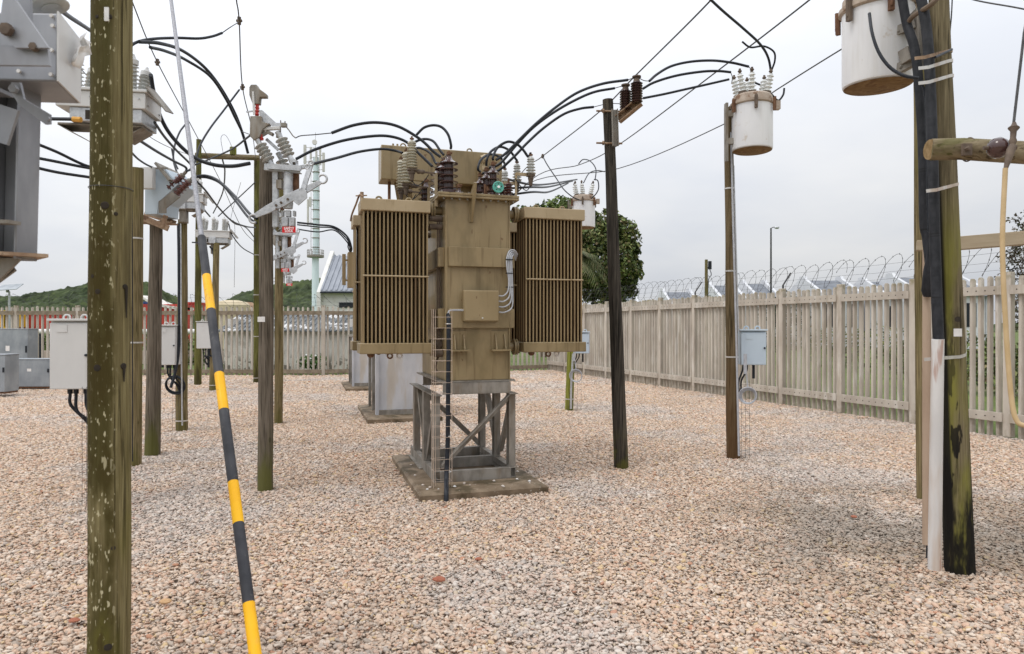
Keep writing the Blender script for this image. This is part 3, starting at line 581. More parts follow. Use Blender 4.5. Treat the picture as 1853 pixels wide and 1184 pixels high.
# stall with sagging white roof
r = thing('market_stall', 'red sided stall with sagging white roof above the back fence', 'stall', (P(290, 592, 58).x, 58, 0)); mb = MB()
a, b = P(256, 0, 58).x, P(324, 0, 58).x
mb.box(a, b, 58, 60.5, 0, 3.55); mb.build('side_panel', REDC, r)
mb = MB(); n = 14
for i in range(n):
    t0, t1 = i/n, (i+1)/n; f_ = lambda t: 3.95-.75*t+.35*(2*t-1)**2*(1 if t < .5 else .3)
    mb.box(0, 1, 57.8, 60.7, 0, 1, lambda q: Vector((a+(b-a)*(t0 if q.x < .5 else t1), q.y, f_(t0 if q.x < .5 else t1)-(0 if q.z > .5 else .22))))
mb.build('roof', CANV, r)
# round water tank behind the fence
mb = MB(); c = P(419, 592, 50); mb.lathe((c.x, 50, 0), (c.x, 50, 3.55), [(0, 1.25), (.2, 1.28), (.9, 1.28), (.96, 1.1), (1, .5)], 28); single(mb, 'storage_tank', SANDC, 'round cream covered storage tank above the back fence behind the striped guard', 'tank', (c.x, 50, 0))
c = P(448, 592, 52); mb = MB(); a, b = c.x-.9, c.x+.9
mb.add([(a, 51, 0), (b, 51, 0), (b, 53, 0), (a, 53, 0), (a, 51, 2.6), (b, 51, 2.6), (b, 53, 2.6), (a, 53, 2.6), (c.x, 51, 3.5), (c.x, 53, 3.5)], [(0, 1, 5, 8, 4), (2, 3, 7, 9, 6), (0, 4, 7, 3), (1, 2, 6, 5), (4, 8, 9, 7), (8, 5, 6, 9)])
single(mb, 'garden_shed', mat('faded_brick_shed', (.33, .20, .12), (.45, .30, .20), 3, rough=.9), 'faded orange brown shed roof beside the round cream tank', 'shed', (c.x, 52, 0))
# pipe barrier
r = thing('pipe_barrier', 'white painted pipe barrier on dark posts beyond the back fence', 'barrier', (P(60, 592, 27).x, 27, 0))
mb = MB(); a, b = P(-30, 0, 27).x, P(395, 0, 27).x; mb.cyl((a, 27, 1.42), (b, 27, 1.42), .10, 12); mb.build('pipe', mat('white_pipe_paint', (.66, .64, .62), (.75, .74, .72), 3, rough=.6), r)
k = 0; x = a+.4
while x < b: mb = MB(); mb.cyl((x, 27, 0), (x, 27, 1.33), .09, 10); mb.build('post', CABLE, r); x += .95
kb = MB(); kb.box(-22, -7, 30, 30.3, -.02, .55); single(kb, 'kerb_wall', mat('pinkish_kerb_block', (.42, .33, .28), (.52, .43, .38), 3, rough=.9), 'low pinkish block wall behind the white pipe barrier', 'wall', (-14, 30, 0))
for k, (px, d, s, lb) in enumerate([(60, 36, 1.15, 'green bush behind the grey boxes beyond the back fence'), (110, 35, 1.1, 'green bush left of the near grey cabinet beyond the back fence'), (290, 36, 1.2, 'green bush between the pale poles beyond the back fence'), (345, 30, .9, 'yellow green bush left of the small switch cabinet beyond the back fence')]):
    c = P(px, 592, d); r = thing('garden_bush', lb, 'shrub', (c.x, c.y, 0), 'garden bushes beyond the back fence'); leafcloud('foliage', [(c.x+q, c.y, s*.62, s*.6) for q in (-.8, 0, .8)], 1800, .16, L_LITE, r, 60+k)
# plants against the fence
c = P(565, 655, 23.6); r = thing('flowering_plant', 'green plant with white flowers behind the back fence by the outbuilding wall', 'plant', (c.x, 23.6, 0)); leafcloud('foliage', [(c.x+q, 23.6, .38+.1*abs(q), .26) for q in (-.25, 0, .25)], 1200, .09, leaf_mat('fresh_leaves', [(.05, .12, .02), (.10, .22, .04)]), r, 77)
mb = MB()
for dx, z in ((-.1, .62), (.02, .5), (-.05, .35), (.2, .6)): mb = MB(); mb.lathe((c.x+dx, 23.3, z), (c.x+dx, 23.3, z+.05), [(0, .02), (.5, .06), (1, .02)], 8); mb.build('flower', SIGW, r)


# white house with corrugated roof (ridge parallel to the fence), behind the tower
HW = mat('white_plaster', (.66, .65, .62), (.74, .73, .71), 1.5, rough=.9, bump=.1, layers=[dict(col=(.5, .46, .40), scale=2, stretch=(1, 1, .3), lo=.55, hi=.7, amt=.4)])
RB_ = mat('blue_grey_roof_sheet', (.25, .27, .31), (.31, .33, .37), 1.5, rough=.5, bump=.05)
hd = 60; r = thing('white_house', 'white gabled house with blue grey corrugated roof left of the transformer', 'house', (P(640, 592, hd).x, hd, 0))
xa, xb = P(583, 0, hd).x, P(720, 0, hd).x; ze, zr = P(0, 527, hd).z, P(0, 463, hd+4).z
mb = MB(); mb.box(xa, xb, hd, hd+8, 0, ze-.05); mb.build('wall', HW, r)
mb = MB(); mb.add([(xa-.35, hd-.5, 0), (xa-.35, hd+8.5, 0), (xa-.35, hd+8.5, ze), (xa-.35, hd+4, zr+.45), (xa-.35, hd-.5, ze-.1), (xa-.002, hd-.5, 0), (xa-.002, hd+8.5, 0), (xa-.002, hd+8.5, ze), (xa-.002, hd+4, zr+.45), (xa-.002, hd-.5, ze-.1)],
    [(0, 1, 2, 3, 4), (5, 9, 8, 7, 6), (0, 4, 9, 5), (4, 3, 8, 9), (3, 2, 7, 8), (1, 6, 7, 2)]); mb.build('gable', HW, r)
mb = MB(); n = 46
for i in range(n):
    a, b = xa+(xb-xa)*i/n, xa+(xb-xa)*(i+1)/n; z_ = .10 if i % 3 == 0 else 0
    for s in (0, 1):
        mb.add([(a, hd-.5 if s == 0 else hd+8.5, ze+z_), (b, hd-.5 if s == 0 else hd+8.5, ze+z_), (b, hd+4, zr+z_), (a, hd+4, zr+z_), (a, hd-.5 if s == 0 else hd+8.5, ze-.12), (b, hd-.5 if s == 0 else hd+8.5, ze-.12), (b, hd+4, zr-.12), (a, hd+4, zr-.12)],
               [(0, 1, 2, 3), (4, 7, 6, 5), (0, 4, 5, 1), (0, 3, 7, 4), (1, 5, 6, 2)])
mb.build('roof', RB_, r)
mb = MB(); mb.box(xa, xb, hd-.66, hd-.52, ze-.22, ze-.08); mb.build('gutter', CABLE, r)
mb = MB(); q = P(626, 550, hd-.1); mb.box(q.x-.6, q.x+.7, hd-.12, hd-.003, 3.3, 3.75); mb.build('window', CABLE, r)
# mast
TW = mat('pale_blue_mast_paint', (.60, .71, .75), (.68, .78, .81), .6, rough=.5, bump=.02, layers=[dict(col=(.70, .80, .80), scale=.8, lo=.5, hi=.7, amt=.5)]); AN = mat('antenna_panel', (.52, .50, .46), (.62, .60, .57), 2, rough=.5)
dm = 92; s_ = dm/F; c = P(571, 592, dm); r = thing('cell_tower', 'tall pale blue mast with antennas and round platform left of the white house', 'tower', (c.x, dm, 0))
zf = lambda py: EYE-(py-592)*s_
mb = MB(); mb.cyl((c.x, dm, 0), (c.x, dm, zf(464)), 6.8*s_, 20, 6*s_); mb.cyl((c.x+1*s_, dm, zf(464)), (c.x+1*s_, dm, zf(285)), 5.5*s_, 18, 5*s_); mb.build('mast', TW, r)
mb = MB(); mb.cyl((c.x, dm, zf(466)), (c.x, dm, zf(462)), 15*s_, 20)
for k in range(14):
    a = k*2*math.pi/14; q = Vector((c.x+math.cos(a)*14.5*s_, dm+math.sin(a)*14.5*s_, zf(462))); mb.tube([q, q+Vector((0, 0, 9*s_))], .03, 5)
for z in (458, 453): mb.torus((c.x, dm, zf(z)), (0, 0, 1), 14.5*s_, .03, 20)
mb.build('platform', GALVD, r)
mb = MB()
for sx in (-7, 8):
    mb.tube([(c.x+sx*s_, dm-.3, zf(455)), (c.x+sx*s_, dm-.3, zf(290))], .03, 5)
for py in range(295, 455, 17): mb.beam((c.x-7*s_, dm-.3, zf(py)), (c.x+8*s_, dm-.3, zf(py)), .05, .05); mb.torus((c.x+1*s_, dm, zf(py)), (0, 0, 1), 6*s_, .06, 12)
mb.tube([(c.x, dm, zf(285)), (c.x, dm, zf(240))], .025, 5); mb.build('ladder', GALVD, r)
for x0_, y0_, y1_, wd in [(-17.5, 264, 298, 4.5), (10, 268, 300, 3), (16, 278, 312, 4), (-7, 268, 290, 3), (3, 275, 300, 3), (-12, 362, 408, 3), (-8, 358, 375, 4)]:
    mb = MB(); mb.box(c.x+(x0_-wd/2)*s_, c.x+(x0_+wd/2)*s_, dm-.5, dm-.25, zf(y1_), zf(y0_)); zc_ = (zf(y0_)+zf(y1_))/2
    for zz in (zf(y0_)-.3, zf(y1_)+.3): mb.tube([(c.x+x0_*s_, dm-.25, zz), (c.x, dm, zz)], .04, 5)
    mb.build('antenna', AN, r)
mb = MB(); mb.lathe((c.x, dm-.3, zf(262)), (c.x+.1, dm-.8, zf(260)), [(0, .05), (.5, .3), (1, .35)], 12); mb.build('dish', AN, r)

# lamps and houses beyond the fences
def lamp(px, pt, d, lb, arm, solar=False):
    c = P(px, 592, d); h = EYE-(pt-592)*d/F; r = thing('street_lamp', lb, 'street lamp', (c.x, d, 0), 'lamps beyond the fences')
    mb = MB(); mb.cyl((c.x, d, 0), (c.x, d, h), .085, 10, .055); mb.build('pole', WIRE if not solar else GALV, r)
    mb = MB(); mb.tube(spline([(c.x, d, h-.02), (c.x+arm*.4, d, h+.06), (c.x+arm, d, h+.05)], 5), .03, 6); mb.build('arm', WIRE, r)
    mb = MB(); mb.lathe((c.x+arm*.55, d, h+.03), (c.x+arm*1.35, d, h+.05), [(0, .04), (.3, .10), (.8, .11), (1, .03)], 10); mb.build('lamp_head', GALV, r)
    if solar: mb = MB(); mb.beam((c.x-.32*d/20, d, h+.22), (c.x+.32*d/20, d, h+.30), .7, .03, (0, -.5, .85)); mb.build('solar_panel', GALVG, r)
lamp(1395, 413, 50, 'tall thin street lamp rising beyond the right fence', .45)
lamp(17, 528, 40, 'small solar street lamp with tilted panel above the back fence at far left', -.1, True)
lamp(462, 580, 40, 'short pale lamp on a post beyond the back fence behind the switch poles', -.3)
c = P(1278, 592, 42); h = EYE+(592-470)*42/F; r = thing('utility_post', 'thin wooden utility post with dark fitting beyond the right fence', 'post', (c.x, 42, 0))
mb = MB(); mb.cyl((c.x, 42, 0), (c.x, 42, h), .12, 10, .09); mb.build('shaft', W_BR, r)
mb = MB(); mb.cyl((c.x+.22, 42, h-.6), (c.x+.22, 42, h-.1), .11, 12); mb.beam((c.x, 42, h-.5), (c.x+.22, 42, h-.5), .05, .05); mb.build('fitting', CABLE, r)
mb = MB(); mb.tube(spline([(c.x+.22, 42, h-.6), (c.x+.3, 42, h-.95), (c.x+.12, 42, h-1.5), (c.x+.1, 42, 1)]), .025, 6); mb.build('cable', CABLE, r)
RG = mat('slate_grey_roof', (.17, .18, .20), (.22, .235, .26), 2, rough=.9, bump=.1, spec=.08); HWH = mat('bright_white_plaster', (.56, .57, .60), (.64, .65, .67), 2, rough=.85, bump=.05)
def cottage(px0, px1, pr, d, lb, gp=3.5):
    a, b = P(px0, 0, d).x, P(px1, 0, d).x; zr = EYE-(pr-5-592)*(d+gp)/F; ze = zr-1.6; r = thing('cottage', lb, 'house', ((a+b)/2, d, 0), 'white cottages beyond the right fence')
    mb = MB(); mb.box(a+.3, b-.3, d, d+gp*2, 0, ze); mb.build('wall', HWH, r)
    mb = MB(); y0, y1 = d-.25, d+gp*2+.25
    mb.add([(a+.25, y0, ze), (b-.25, y0, ze), (b-.25, d+gp, zr), (a+.25, d+gp, zr), (a+.25, y1, ze), (b-.25, y1, ze)], [(0, 1, 2, 3), (3, 2, 5, 4), (0, 4, 5, 1)]); mb.build('roof', RG, r)
    for x in (a, b-.25):
        g_ = MB(); pr_ = [(y0-.1, ze+.05), (y0-.1, ze+.35), (d+gp-.6, zr+.08), (d+gp-.4, zr+.35), (d+gp+.4, zr+.35), (d+gp+.6, zr+.08), (y1+.1, ze+.35), (y1+.1, ze+.05), (y1-.4, 0), (y0+.35, 0)]
        n = len(pr_); g_.add([(x, y, z) for y, z in pr_]+[(x+.25, y, z) for y, z in pr_], [tuple(range(n)), tuple(reversed(range(n, 2*n)))]+[(i, n+i, n+(i+1) % n, (i+1) % n) for i in range(n)])
        g_.build('gable', HWH, r)
    mb = MB(); xm = (a+b)/2
    for q in (-.25, .25): mb.box(xm+(b-a)*q-.4, xm+(b-a)*q+.4, d-.03, d-.002, 1.6, ze-.5)
    mb.build('window', CABLE, r)
cottage(1104, 1160, 541, 66, 'white cottage with slate roof partly behind the large tree')
cottage(1212, 1268, 534, 60, 'white cottage with slate roof left of the thin utility post')
cottage(1302, 1350, 522, 56, 'white cottage with slate roof behind the blue cabinet pole')
cottage(1366, 1412, 519, 58, 'white cottage with slate roof at the foot of the tall street lamp')
cottage(1484, 1560, 513, 54, 'white cottage with slate roof above the middle bays of the right fence')
cottage(1600, 1648, 515, 52, 'white cottage with slate roof just left of the thin brown pole')
cottage(1656, 1790, 508, 50, 'white cottage with slate roof behind the tar streaked pole')
# ================================================================== the large tan transformer
UP = Vector((0, 0, 1))
def plinth(y0, dep, lb, h=.055):
    c = T(.63, y0+dep/2); r = thing('concrete_plinth', lb, 'plinth', c, 'concrete plinths under the transformers')
    mb = MB(); n = 12; b = .03; a_ = [T(0, y0), T(1.26, y0), T(1.26, y0+dep), T(0, y0+dep)]; cen = T(.63, y0+dep/2)
    vs = [p+UP*-.06 for p in a_]+[p+UP*(h-b*.6) for p in a_]+[p+(cen-p).normalized()*b*1.5+UP*h for p in a_]
    fs = []
    for l in (0, 4):
        for i in range(4): j = (i+1) % 4; fs.append((l+i, l+j, l+4+j, l+4+i))
    fs.append((8, 9, 10, 11)); mb.add(vs, fs); mb.build('slab', CONC, r); return r
p1 = plinth(0, 2.05, 'stained concrete plinth under the steel stand of the large tan transformer', .06)
# pebbles and chips lying on the plinth
mb = MB(); rg = random.Random(3)
for _ in range(34):
    q = T(rg.uniform(.05, 1.2), rg.choice([rg.uniform(.04, .36), rg.uniform(.1, 1.6)]), .06); s = rg.uniform(.007, .016)
    if .26 < (q-O).dot(XH) < 1.08 and (q-O).dot(YH) > .4: continue
    mb.lathe(q, q+UP*s, [(0, s*.7), (.4, s*1.2), (1, s*.5)], 7)
o = mb.build('scattered_pebbles', PVCW, None); tag(o, 'pale pebbles scattered on top of the stained concrete plinth', 'gravel', kind='stuff')

st = thing('steel_stand', 'galvanised steel frame stand with diagonal braces under the large tan transformer', 'stand', T(.66, 1.1, .06))
def Tb(mb, x0, x1, y0, y1, z0, z1): mb.box(x0, x1, y0, y1, z0, z1, lambda q: T(q.x, q.y, q.z))
def ich(a, b, w_, h_, name='rail', m=GALVD, **k): q = MB(); q.ibeam(a, b, w_, h_, **k); return q.build(name, m, st, bevel=.002)
z0, zb, zt = .061, .17, .915
for y in (.44, 1.12, 1.72): ich(T(.27, y, .115), T(1.0, y, .115), .07, .108, 'base_rail', chan=1)
for x in (.245, 1.03): ich(T(x, .42, .115), T(x, 1.98, .115), .06, .106, 'base_rail', chan=-1 if x < .5 else 1)
for x in (.245, 1.03):
    for y in (.50, 1.06, 1.70):
        q = MB(); sx = -1 if x < .5 else 1; o = x+sx*.035
        Tb(q, min(x-sx*.035, o), max(x-sx*.035, o), y-.045, y-.037, .171, .914); Tb(q, min(o, o-sx*.008), max(o, o-sx*.008), y-.036, y+.05, .171, .914)
        Tb(q, min(x-sx*.035, o), max(x-sx*.035, o), y+.051, y+.058, .171, .914); q.build('column', GALVD, st, bevel=.002)
# diagonals
def diag(a, b, w_=.055):
    q = MB(); q.beam(a, b, .008, w_, UP); d_ = (b-a).normalized(); n = d_.cross(UP).normalized(); q.beam(a+n*.03+UP*w_*.45, b+n*.03+UP*w_*.45, .055, .007, UP); q.build('brace', GALVD, st)
diag(T(.29, .47, .20), T(1.0, .47, .89)); diag(T(1.0, 1.68, .20), T(.29, 1.68, .89))
diag(T(.24, .56, .89), T(.24, 1.02, .2)); diag(T(.24, 1.12, .2), T(.24, 1.64, .89)); diag(T(1.04, .56, .89), T(1.04, 1.02, .2)); diag(T(1.04, 1.12, .2), T(1.04, 1.64, .89))
for x in (.245, 1.03): ich(T(x, .40, .92), T(x, 1.98, .92), .09, .012, 'top_plate', chan=0)
for y in (.46, 1.62): ich(T(.30, y, .985), T(1.005, y, .985), .07, .115, 'top_rail', chan=1)
q = MB()
Tb(q, .18, .40, 1.1, 1.9, .06, .075); q.bolt(T(.24, 1.3, .076), UP, .02, .03); q.bolt(T(.24, .55, .076), UP, .02, .03); q.build('foot_plate', GALVD, st, bevel=.003)

tr = thing('power_transformer', 'large tan power transformer with finned radiators on a steel stand', 'transformer', T(.66, 1.1, 1.05))
X0, X1, YF, YB = .335, 1.0, .46, 1.85
q = MB(); Tb(q, X0, X1, YF, YB, 1.062, 2.89); tank = q.build('tank', TAN, tr, bevel=.006)
q = MB(); Tb(q, X0-.06, X1+.06, YF-.02, YB+.05, 1.046, 1.061); q.build('base_plate', GALVD, tr)
def box(name, *a, m=TAN, bevel=.004, p=None): q = MB(); Tb(q, *a); return q.build(name, m, p or tr, bevel=bevel)
for z0_, z1_ in ((2.206, 2.40), (1.59, 1.785)):
    box('band', X0+.025, X1-.012, YF-.05, YF-.001, z0_, z1_); box('band', X1+.001, X1+.055, YF+.0, YB, z0_, z1_+.0); box('band', X0-.06, X0-.001, YF+.06, YB, z0_, z1_)
box('corner_strip', X0-.001+.002, X0+.022, YF-.006, YF-.001, 1.08, 2.86)
box('lid', .25, 1.085, .39, 1.93, 2.912, 2.937); box('flange', .25, 1.085, .39, 1.93, 2.888, 2.909)
q = MB()
for i in range(12): q.bolt(T(.29+i*.069, .42, 2.937), UP, .011, .014)
for i in range(18): q.bolt(T(.275, .45+i*.08, 2.937), UP, .011, .014); q.bolt(T(1.06, .45+i*.08, 2.937), UP, .011, .014)
for i in range(10): q.cyl(T(.31+i*.08, .42, 2.887), T(.31+i*.08, .42, 2.868), .011, 6)
tag(q.build('lid_bolts', GALVD, tr))
# jacking pads
for x in (.465, .89):
    q = MB(); Tb(q, x-.085, x+.085, YF-.010, YF-.001, 1.375, 1.56); Tb(q, x-.09, x+.10, YF-.10, YF-.001, 1.358, 1.374)
    for g in (-.045, .05): q.poly([T(x+g, YF-.011, 1.375), T(x+g, YF-.085, 1.375), T(x+g, YF-.03, 1.52), T(x+g, YF-.011, 1.53)], .010, XH)
    q.build('jacking_pad', TAN, tr)
cb = box('control_box', .496, .853, .335, .408, 1.655, 1.965, bevel=.006)
q = MB(); Tb(q, .502, .847, .325, .334, 1.663, 1.957); q.build('door', TAN, cb, bevel=.003)
q = MB(); q.cyl(T(.68, .324, 1.69), T(.68, .316, 1.69), .008, 10); q.build('lock', ALU, cb)
for i in range(4):
    z = 1.915-i*.055; xo = 0
    q = MB(); q.tube(spline([T(.855, .38, z), T(.91+.006*i, .365, z), T(.955+.014*i, .36, z+.05), T(.965+.014*i, .365, z+.16+.01*i), T(.948+.017*i, .37, 2.20), T(.950+.017*i, .38, 2.30), T(.985+.012*i, .40, 2.375-.014*i), T(1.05, .44+.01*i, 2.385-.017*i), T(1.10, .50+.02*i, 2.35-.017*i)], 8), .0075, 8); q.build('conduit', PIPEG, tr)
q = MB()
for z in (2.28, 2.14, 2.0): Tb(q, .938, 1.012, .358, .39, z, z+.008)
q.build('conduit_clip', CABLE, tr)
q = MB(); q.tube(spline([T(.497, .37, 1.765), T(.40, .36, 1.765), T(.345, .34, 1.755), T(.335, .335, 1.70)], 6), .009, 8); q.build('conduit', PIPEG, tr)
# lifting lug
q = MB(); q.poly([T(.60, .28, 3.02), T(.60, .31, 3.03), T(.60, YF-.002, 2.95), T(.60, YF-.002, 2.66), T(.60, .44, 2.655), T(.60, .30, 2.93)], .022, XH); q.build('lifting_lug', TAN, tr)
q = MB(); Tb(q, .57, .63, YF-.012, YF-.002, 2.66, 2.87); q.build('lug_pad', TAN, tr)
# radiators
def radiator(x0, y0, n=17, dep=.34):
    x1 = x0+.682; side = 1 if x0 > .5 else -1
    h = box('radiator_header', x0, x1, y0-.01, y0+dep+.02, 2.735, 2.852, m=TANL, bevel=.008)
    b = box('radiator_header', x0-.01, x1+.01, y0-.02, y0+dep+.02, 1.337, 1.442, bevel=.008)
    for i in range(n):
        x = x0+.03+i*(x1-x0-.06)/(n-1); q = MB()
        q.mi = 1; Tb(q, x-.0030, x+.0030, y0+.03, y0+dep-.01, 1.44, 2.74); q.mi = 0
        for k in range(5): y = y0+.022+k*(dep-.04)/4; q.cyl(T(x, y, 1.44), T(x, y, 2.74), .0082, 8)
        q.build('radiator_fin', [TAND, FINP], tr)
    for z in (2.10,):
        for y in (y0-.002, y0+dep-.01): q = MB(); q.tube([T(x0+.02, y, z), T(x1-.02, y, z)], .008, 8); q.build('tie_rod', TANL, tr)
    xa = x0 if side > 0 else x1; xt = X1 if side > 0 else X0
    for z in (2.79, 1.39):
        q = MB(); q.cyl(T(xa, y0+dep*.5, z), T(xt, y0+dep*.5, z), .045, 16); q.cyl(T(xa-side*.045, y0+dep*.5, z), T(xa-side*.025, y0+dep*.5, z), .085, 20)
        q.cyl(T(xa-side*.07, y0+dep*.5, z), T(xa-side*.05, y0+dep*.5, z), .085, 20); q.build('radiator_pipe', TAN, tr)
    q = MB()
    for fx_ in (.28, .72): c = T(x0+.68*fx_, y0+dep*.5, 2.87); q.torus(c+UP*.005, YH, .028, .010, 16)
    for i, v in enumerate(q.v): pass
    q.build('lifting_eyes', TAN, tr)
    for fx_ in (.42, .56): q = MB(); q.torus(T(x0+.68*fx_, y0+.05, 1.315), YH, .024, .009, 16, rs=8); q.build('drain_ring', RUSTD if fx_ < .5 else PVCW, tr)
    q = MB(); q.lathe(T(x0+.10, y0+.06, 1.345), T(x0+.10, y0+.06, 1.30), [(0, .035), (.6, .035), (1, .02)], 14); q.build('drain_plug', RUSTD, tr)
radiator(-.49, .50); radiator(1.172, .50); radiator(-.49, 1.56); radiator(1.172, 1.56)
q = MB(); q.tube(spline([T(-.47, .49, 2.86), T(-.50, .52, 2.88), T(-.53, .6, 2.80), T(-.56, .7, 2.72), T(-.57, .75, 2.66)], 6), .010, 6); q.cyl(T(-.47, .62, 2.852), T(-.47, .62, 2.93), .018, 10); q.tube([T(-.53, .62, 2.89), T(-.42, .62, 2.90)], .007, 6); q.build('breather_pipe', RUST, tr)
# side pipe, valves on the left face of the tank
q = MB()
for x in (.285, .305): q.tube([T(x, .62, 2.72), T(x, .62, 1.30)], .009, 6)
q.cyl(T(.23, .66, 1.42), T(.33, .66, 1.42), .05, 14); q.cyl(T(.25, .6, 1.33), T(.33, .6, 1.33), .035, 12); q.tube(spline([T(.29, .62, 1.3), T(.26, .6, 1.2), T(.27, .58, 1.15)], 4), .012, 6); q.build('valve_pipe', SHOE, tr)
for y in (.62, 1.3):
    for z in (2.70, 2.62): q = MB(); q.cyl(T(.20, y, z), T(.33, y, z), .03, 12); q.build('valve', SHOE, tr)
# conservator
cs = box('conservator', -.16, 1.30, 1.75, 2.07, 3.315, 3.715, bevel=.01)
q = MB()
for x in (.10, .90): q.torus(T(x, 1.80, 3.725), YH, .03, .009, 14, rs=6)
q.build('lifting_eyes', TAN, cs)
q = MB()
for x in (-.02, .03): q.cyl(T(x, 1.78, 3.715), T(x, 1.78, 3.74), .012, 8)
q.build('filler_caps', TAN, cs)
q = MB(); q.cyl(T(-.05, 1.9, 2.86), T(-.05, 1.9, 3.314), .018, 12); q.cyl(T(-.05, 1.9, 2.98), T(-.05, 1.9, 2.995), .06, 14); q.cyl(T(-.05, 1.9, 3.01), T(-.05, 1.9, 3.025), .06, 14); q.build('drain_pipe', RUSTD, tr)
for x in (.20, .95):
    q = MB(); q.poly([T(x-.19, 1.93, 3.314), T(x+.19, 1.93, 3.314), T(x+.10, 1.93, 2.80), T(x-.10, 1.93, 2.80)], .03, YH); q.poly([T(x, 1.78, 3.314), T(x, 2.05, 3.314), T(x, 1.95, 2.80), T(x, 1.87, 2.80)], .02, XH); q.build('conservator_support', TAND, tr)
q = MB(); Tb(q, .20, .30, 1.70, 1.78, 2.94, 3.30); Tb(q, .98, 1.04, 1.66, 1.74, 2.94, 3.55); q.build('support_strut', TAN, tr, bevel=.004)
q = MB(); q.cyl(T(1.05, 1.70, 3.28), T(1.05, 1.70, 3.60), .018, 10); q.cyl(T(1.05, 1.70, 3.48), T(1.05, 1.70, 3.53), .05, 12); q.cyl(T(1.02, 1.68, 3.60), T(1.08, 1.68, 3.63), .05, 12); q.build('oil_gauge', TANL, tr)
q = MB(); q.lathe(T(1.10, 1.5, 3.22), T(1.10, 1.42, 3.22), [(0, .05), (.5, .065), (1, .05)], 16); q.build('relay_housing', TANL, tr)
# bushings
def bushing(lx, ly, z0, z1, rs, n, rc=.04):
    q = MB(); q.cyl(T(lx, ly, z0), T(lx, ly, z0+.03), rs*.9, 20)
    for i in range(n):
        z = z0+.045+(z1-z0-.055)*i/(n-1)
        if i == n-1: q.lathe(T(lx, ly, z-.004), T(lx, ly, z+.075), [(0, rs*.98), (.08, rs), (.25, rs*.72), (.5, rs*.42), (.8, rs*.3), (1, rs*.27)], 26)
        else: q.lathe(T(lx, ly, z-.004), T(lx, ly, z+.018), [(0, rs*.97), (.3, rs), (1, rc*1.1)], 26)
    q.cyl(T(lx, ly, z0), T(lx, ly, z1), rc, 16)
    for k in range(8):
        a = k*math.pi/4; q.cyl(T(lx+math.cos(a)*rc, ly+math.sin(a)*rc, z0+.03), T(lx+math.cos(a)*rc, ly+math.sin(a)*rc, z1-.02), .007, 6)
    b = q.build('bushing', PBR, tr, smooth=40)
    q = MB(); q.cyl(T(lx, ly, z1+.06), T(lx, ly, z1+.115), .014, 10); q.cyl(T(lx, ly, z1+.075), T(lx, ly, z1+.09), .026, 8); q.cyl(T(lx-.02, ly, z1+.1), T(lx+.035, ly, z1+.1), .010, 8); q.build('terminal', RUSTD, b)
    return T(lx, ly, z1+.11)
LB = [bushing(.37+.0*i, .47+i*.26, 2.938, 3.245, .093, 5) for i in range(3)]
RBu = [bushing(.83, .47+i*.27, 2.938, 3.175, .066, 3+(i == 0), .03) for i in range(3)]
bushing(.30, 1.40, 2.938, 3.16, .085, 4); bushing(.66, 1.3, 2.938, 3.10, .06, 3)
q = MB(); q.sheds(T(1.04, .62, 2.938), T(1.04, .62, 3.11), .028, .05, 6); b = q.build('bushing', PRED, tr); q = MB(); q.cyl(T(1.04, .62, 3.11), T(1.04, .62, 3.16), .012, 8); q.build('terminal', RUSTD, b)
q = MB(); q.sheds(T(1.04, .85, 2.938), T(1.04, .85, 3.09), .028, .05, 6); b = q.build('bushing', PRED, tr)
# tap changer wheel
q = MB(); q.cyl(T(.85, .36, 3.005), T(.85, .345, 3.005), .057, 28); q.torus(T(.85, .345, 3.005), YH, .052, .007, 28); wl = q.build('tap_wheel', TEAL, tr)
q = MB(); q.cyl(T(.85, .344, 3.005), T(.85, .325, 3.005), .013, 12); q.build('hub', SIGW, wl)
q = MB()
for k in range(5): a = k*1.2566+.3; c = T(.85+math.cos(a)*.032, .3445, 3.005+math.sin(a)*.032); q.cyl(c, c-YH*.002, .006, 8)
q.build('wheel_holes', DARK, wl)
q = MB(); q.cyl(T(.85, .36, 3.005), T(.85, .50, 3.005), .02, 10); q.cyl(T(.85, .45, 2.938), T(.85, .45, 3.0), .03, 12); q.cyl(T(.79, .5, 2.938), T(.79, .5, 3.04), .022, 12); q.cyl(T(.76, .52, 2.938), T(.76, .52, 3.06), .014, 10); q.build('tap_shaft', RUSTD, tr)
# surge arresters
def arrester(lx, ly, z0, z1, r_, n, m, dirx):
    a = thing('surge_arrester', '', 'surge arrester', T(lx, ly, z0)); q = MB(); tp = .25
    q.sheds(T(lx, ly, z0), T(lx, ly, z1), r_*.55, r_, n, 20, taper=tp); q.lathe(T(lx, ly, z1), T(lx, ly, z1+.035), [(0, r_*.72), (.5, r_*.6), (1, .012)], 16); q.build('housing', m, a)
    q = MB(); q.cyl(T(lx, ly, z1+.03), T(lx, ly, z1+.075), .009, 8); q.cyl(T(lx-.02, ly, z1+.05), T(lx+.02, ly, z1+.05), .010, 8); q.build('terminal', RUSTD, a)
    q = MB(); q.cyl(T(lx, ly, z0-.05), T(lx, ly, z0), r_*.55, 14); Tb(q, lx-r_*.7, lx+r_*.7, ly-r_*.6, ly+r_*.6, z0-.022, z0-.002); q.cyl(T(lx, ly, z0-.12), T(lx, ly, z0-.05), .017, 10, .028); q.build('disconnector', SHOE, a)
    q = MB(); q.tube(spline([T(lx, ly, z0-.12), T(lx+dirx*.05, ly, z0-.17), T(lx+dirx*.12, ly, z0-.12), T(lx+dirx*.17, ly, z0-.05)], 5), .005, 6); q.build('earth_lead', CABLE, a)
    return a, T(lx, ly, z1+.07)
LA = []; RA = []
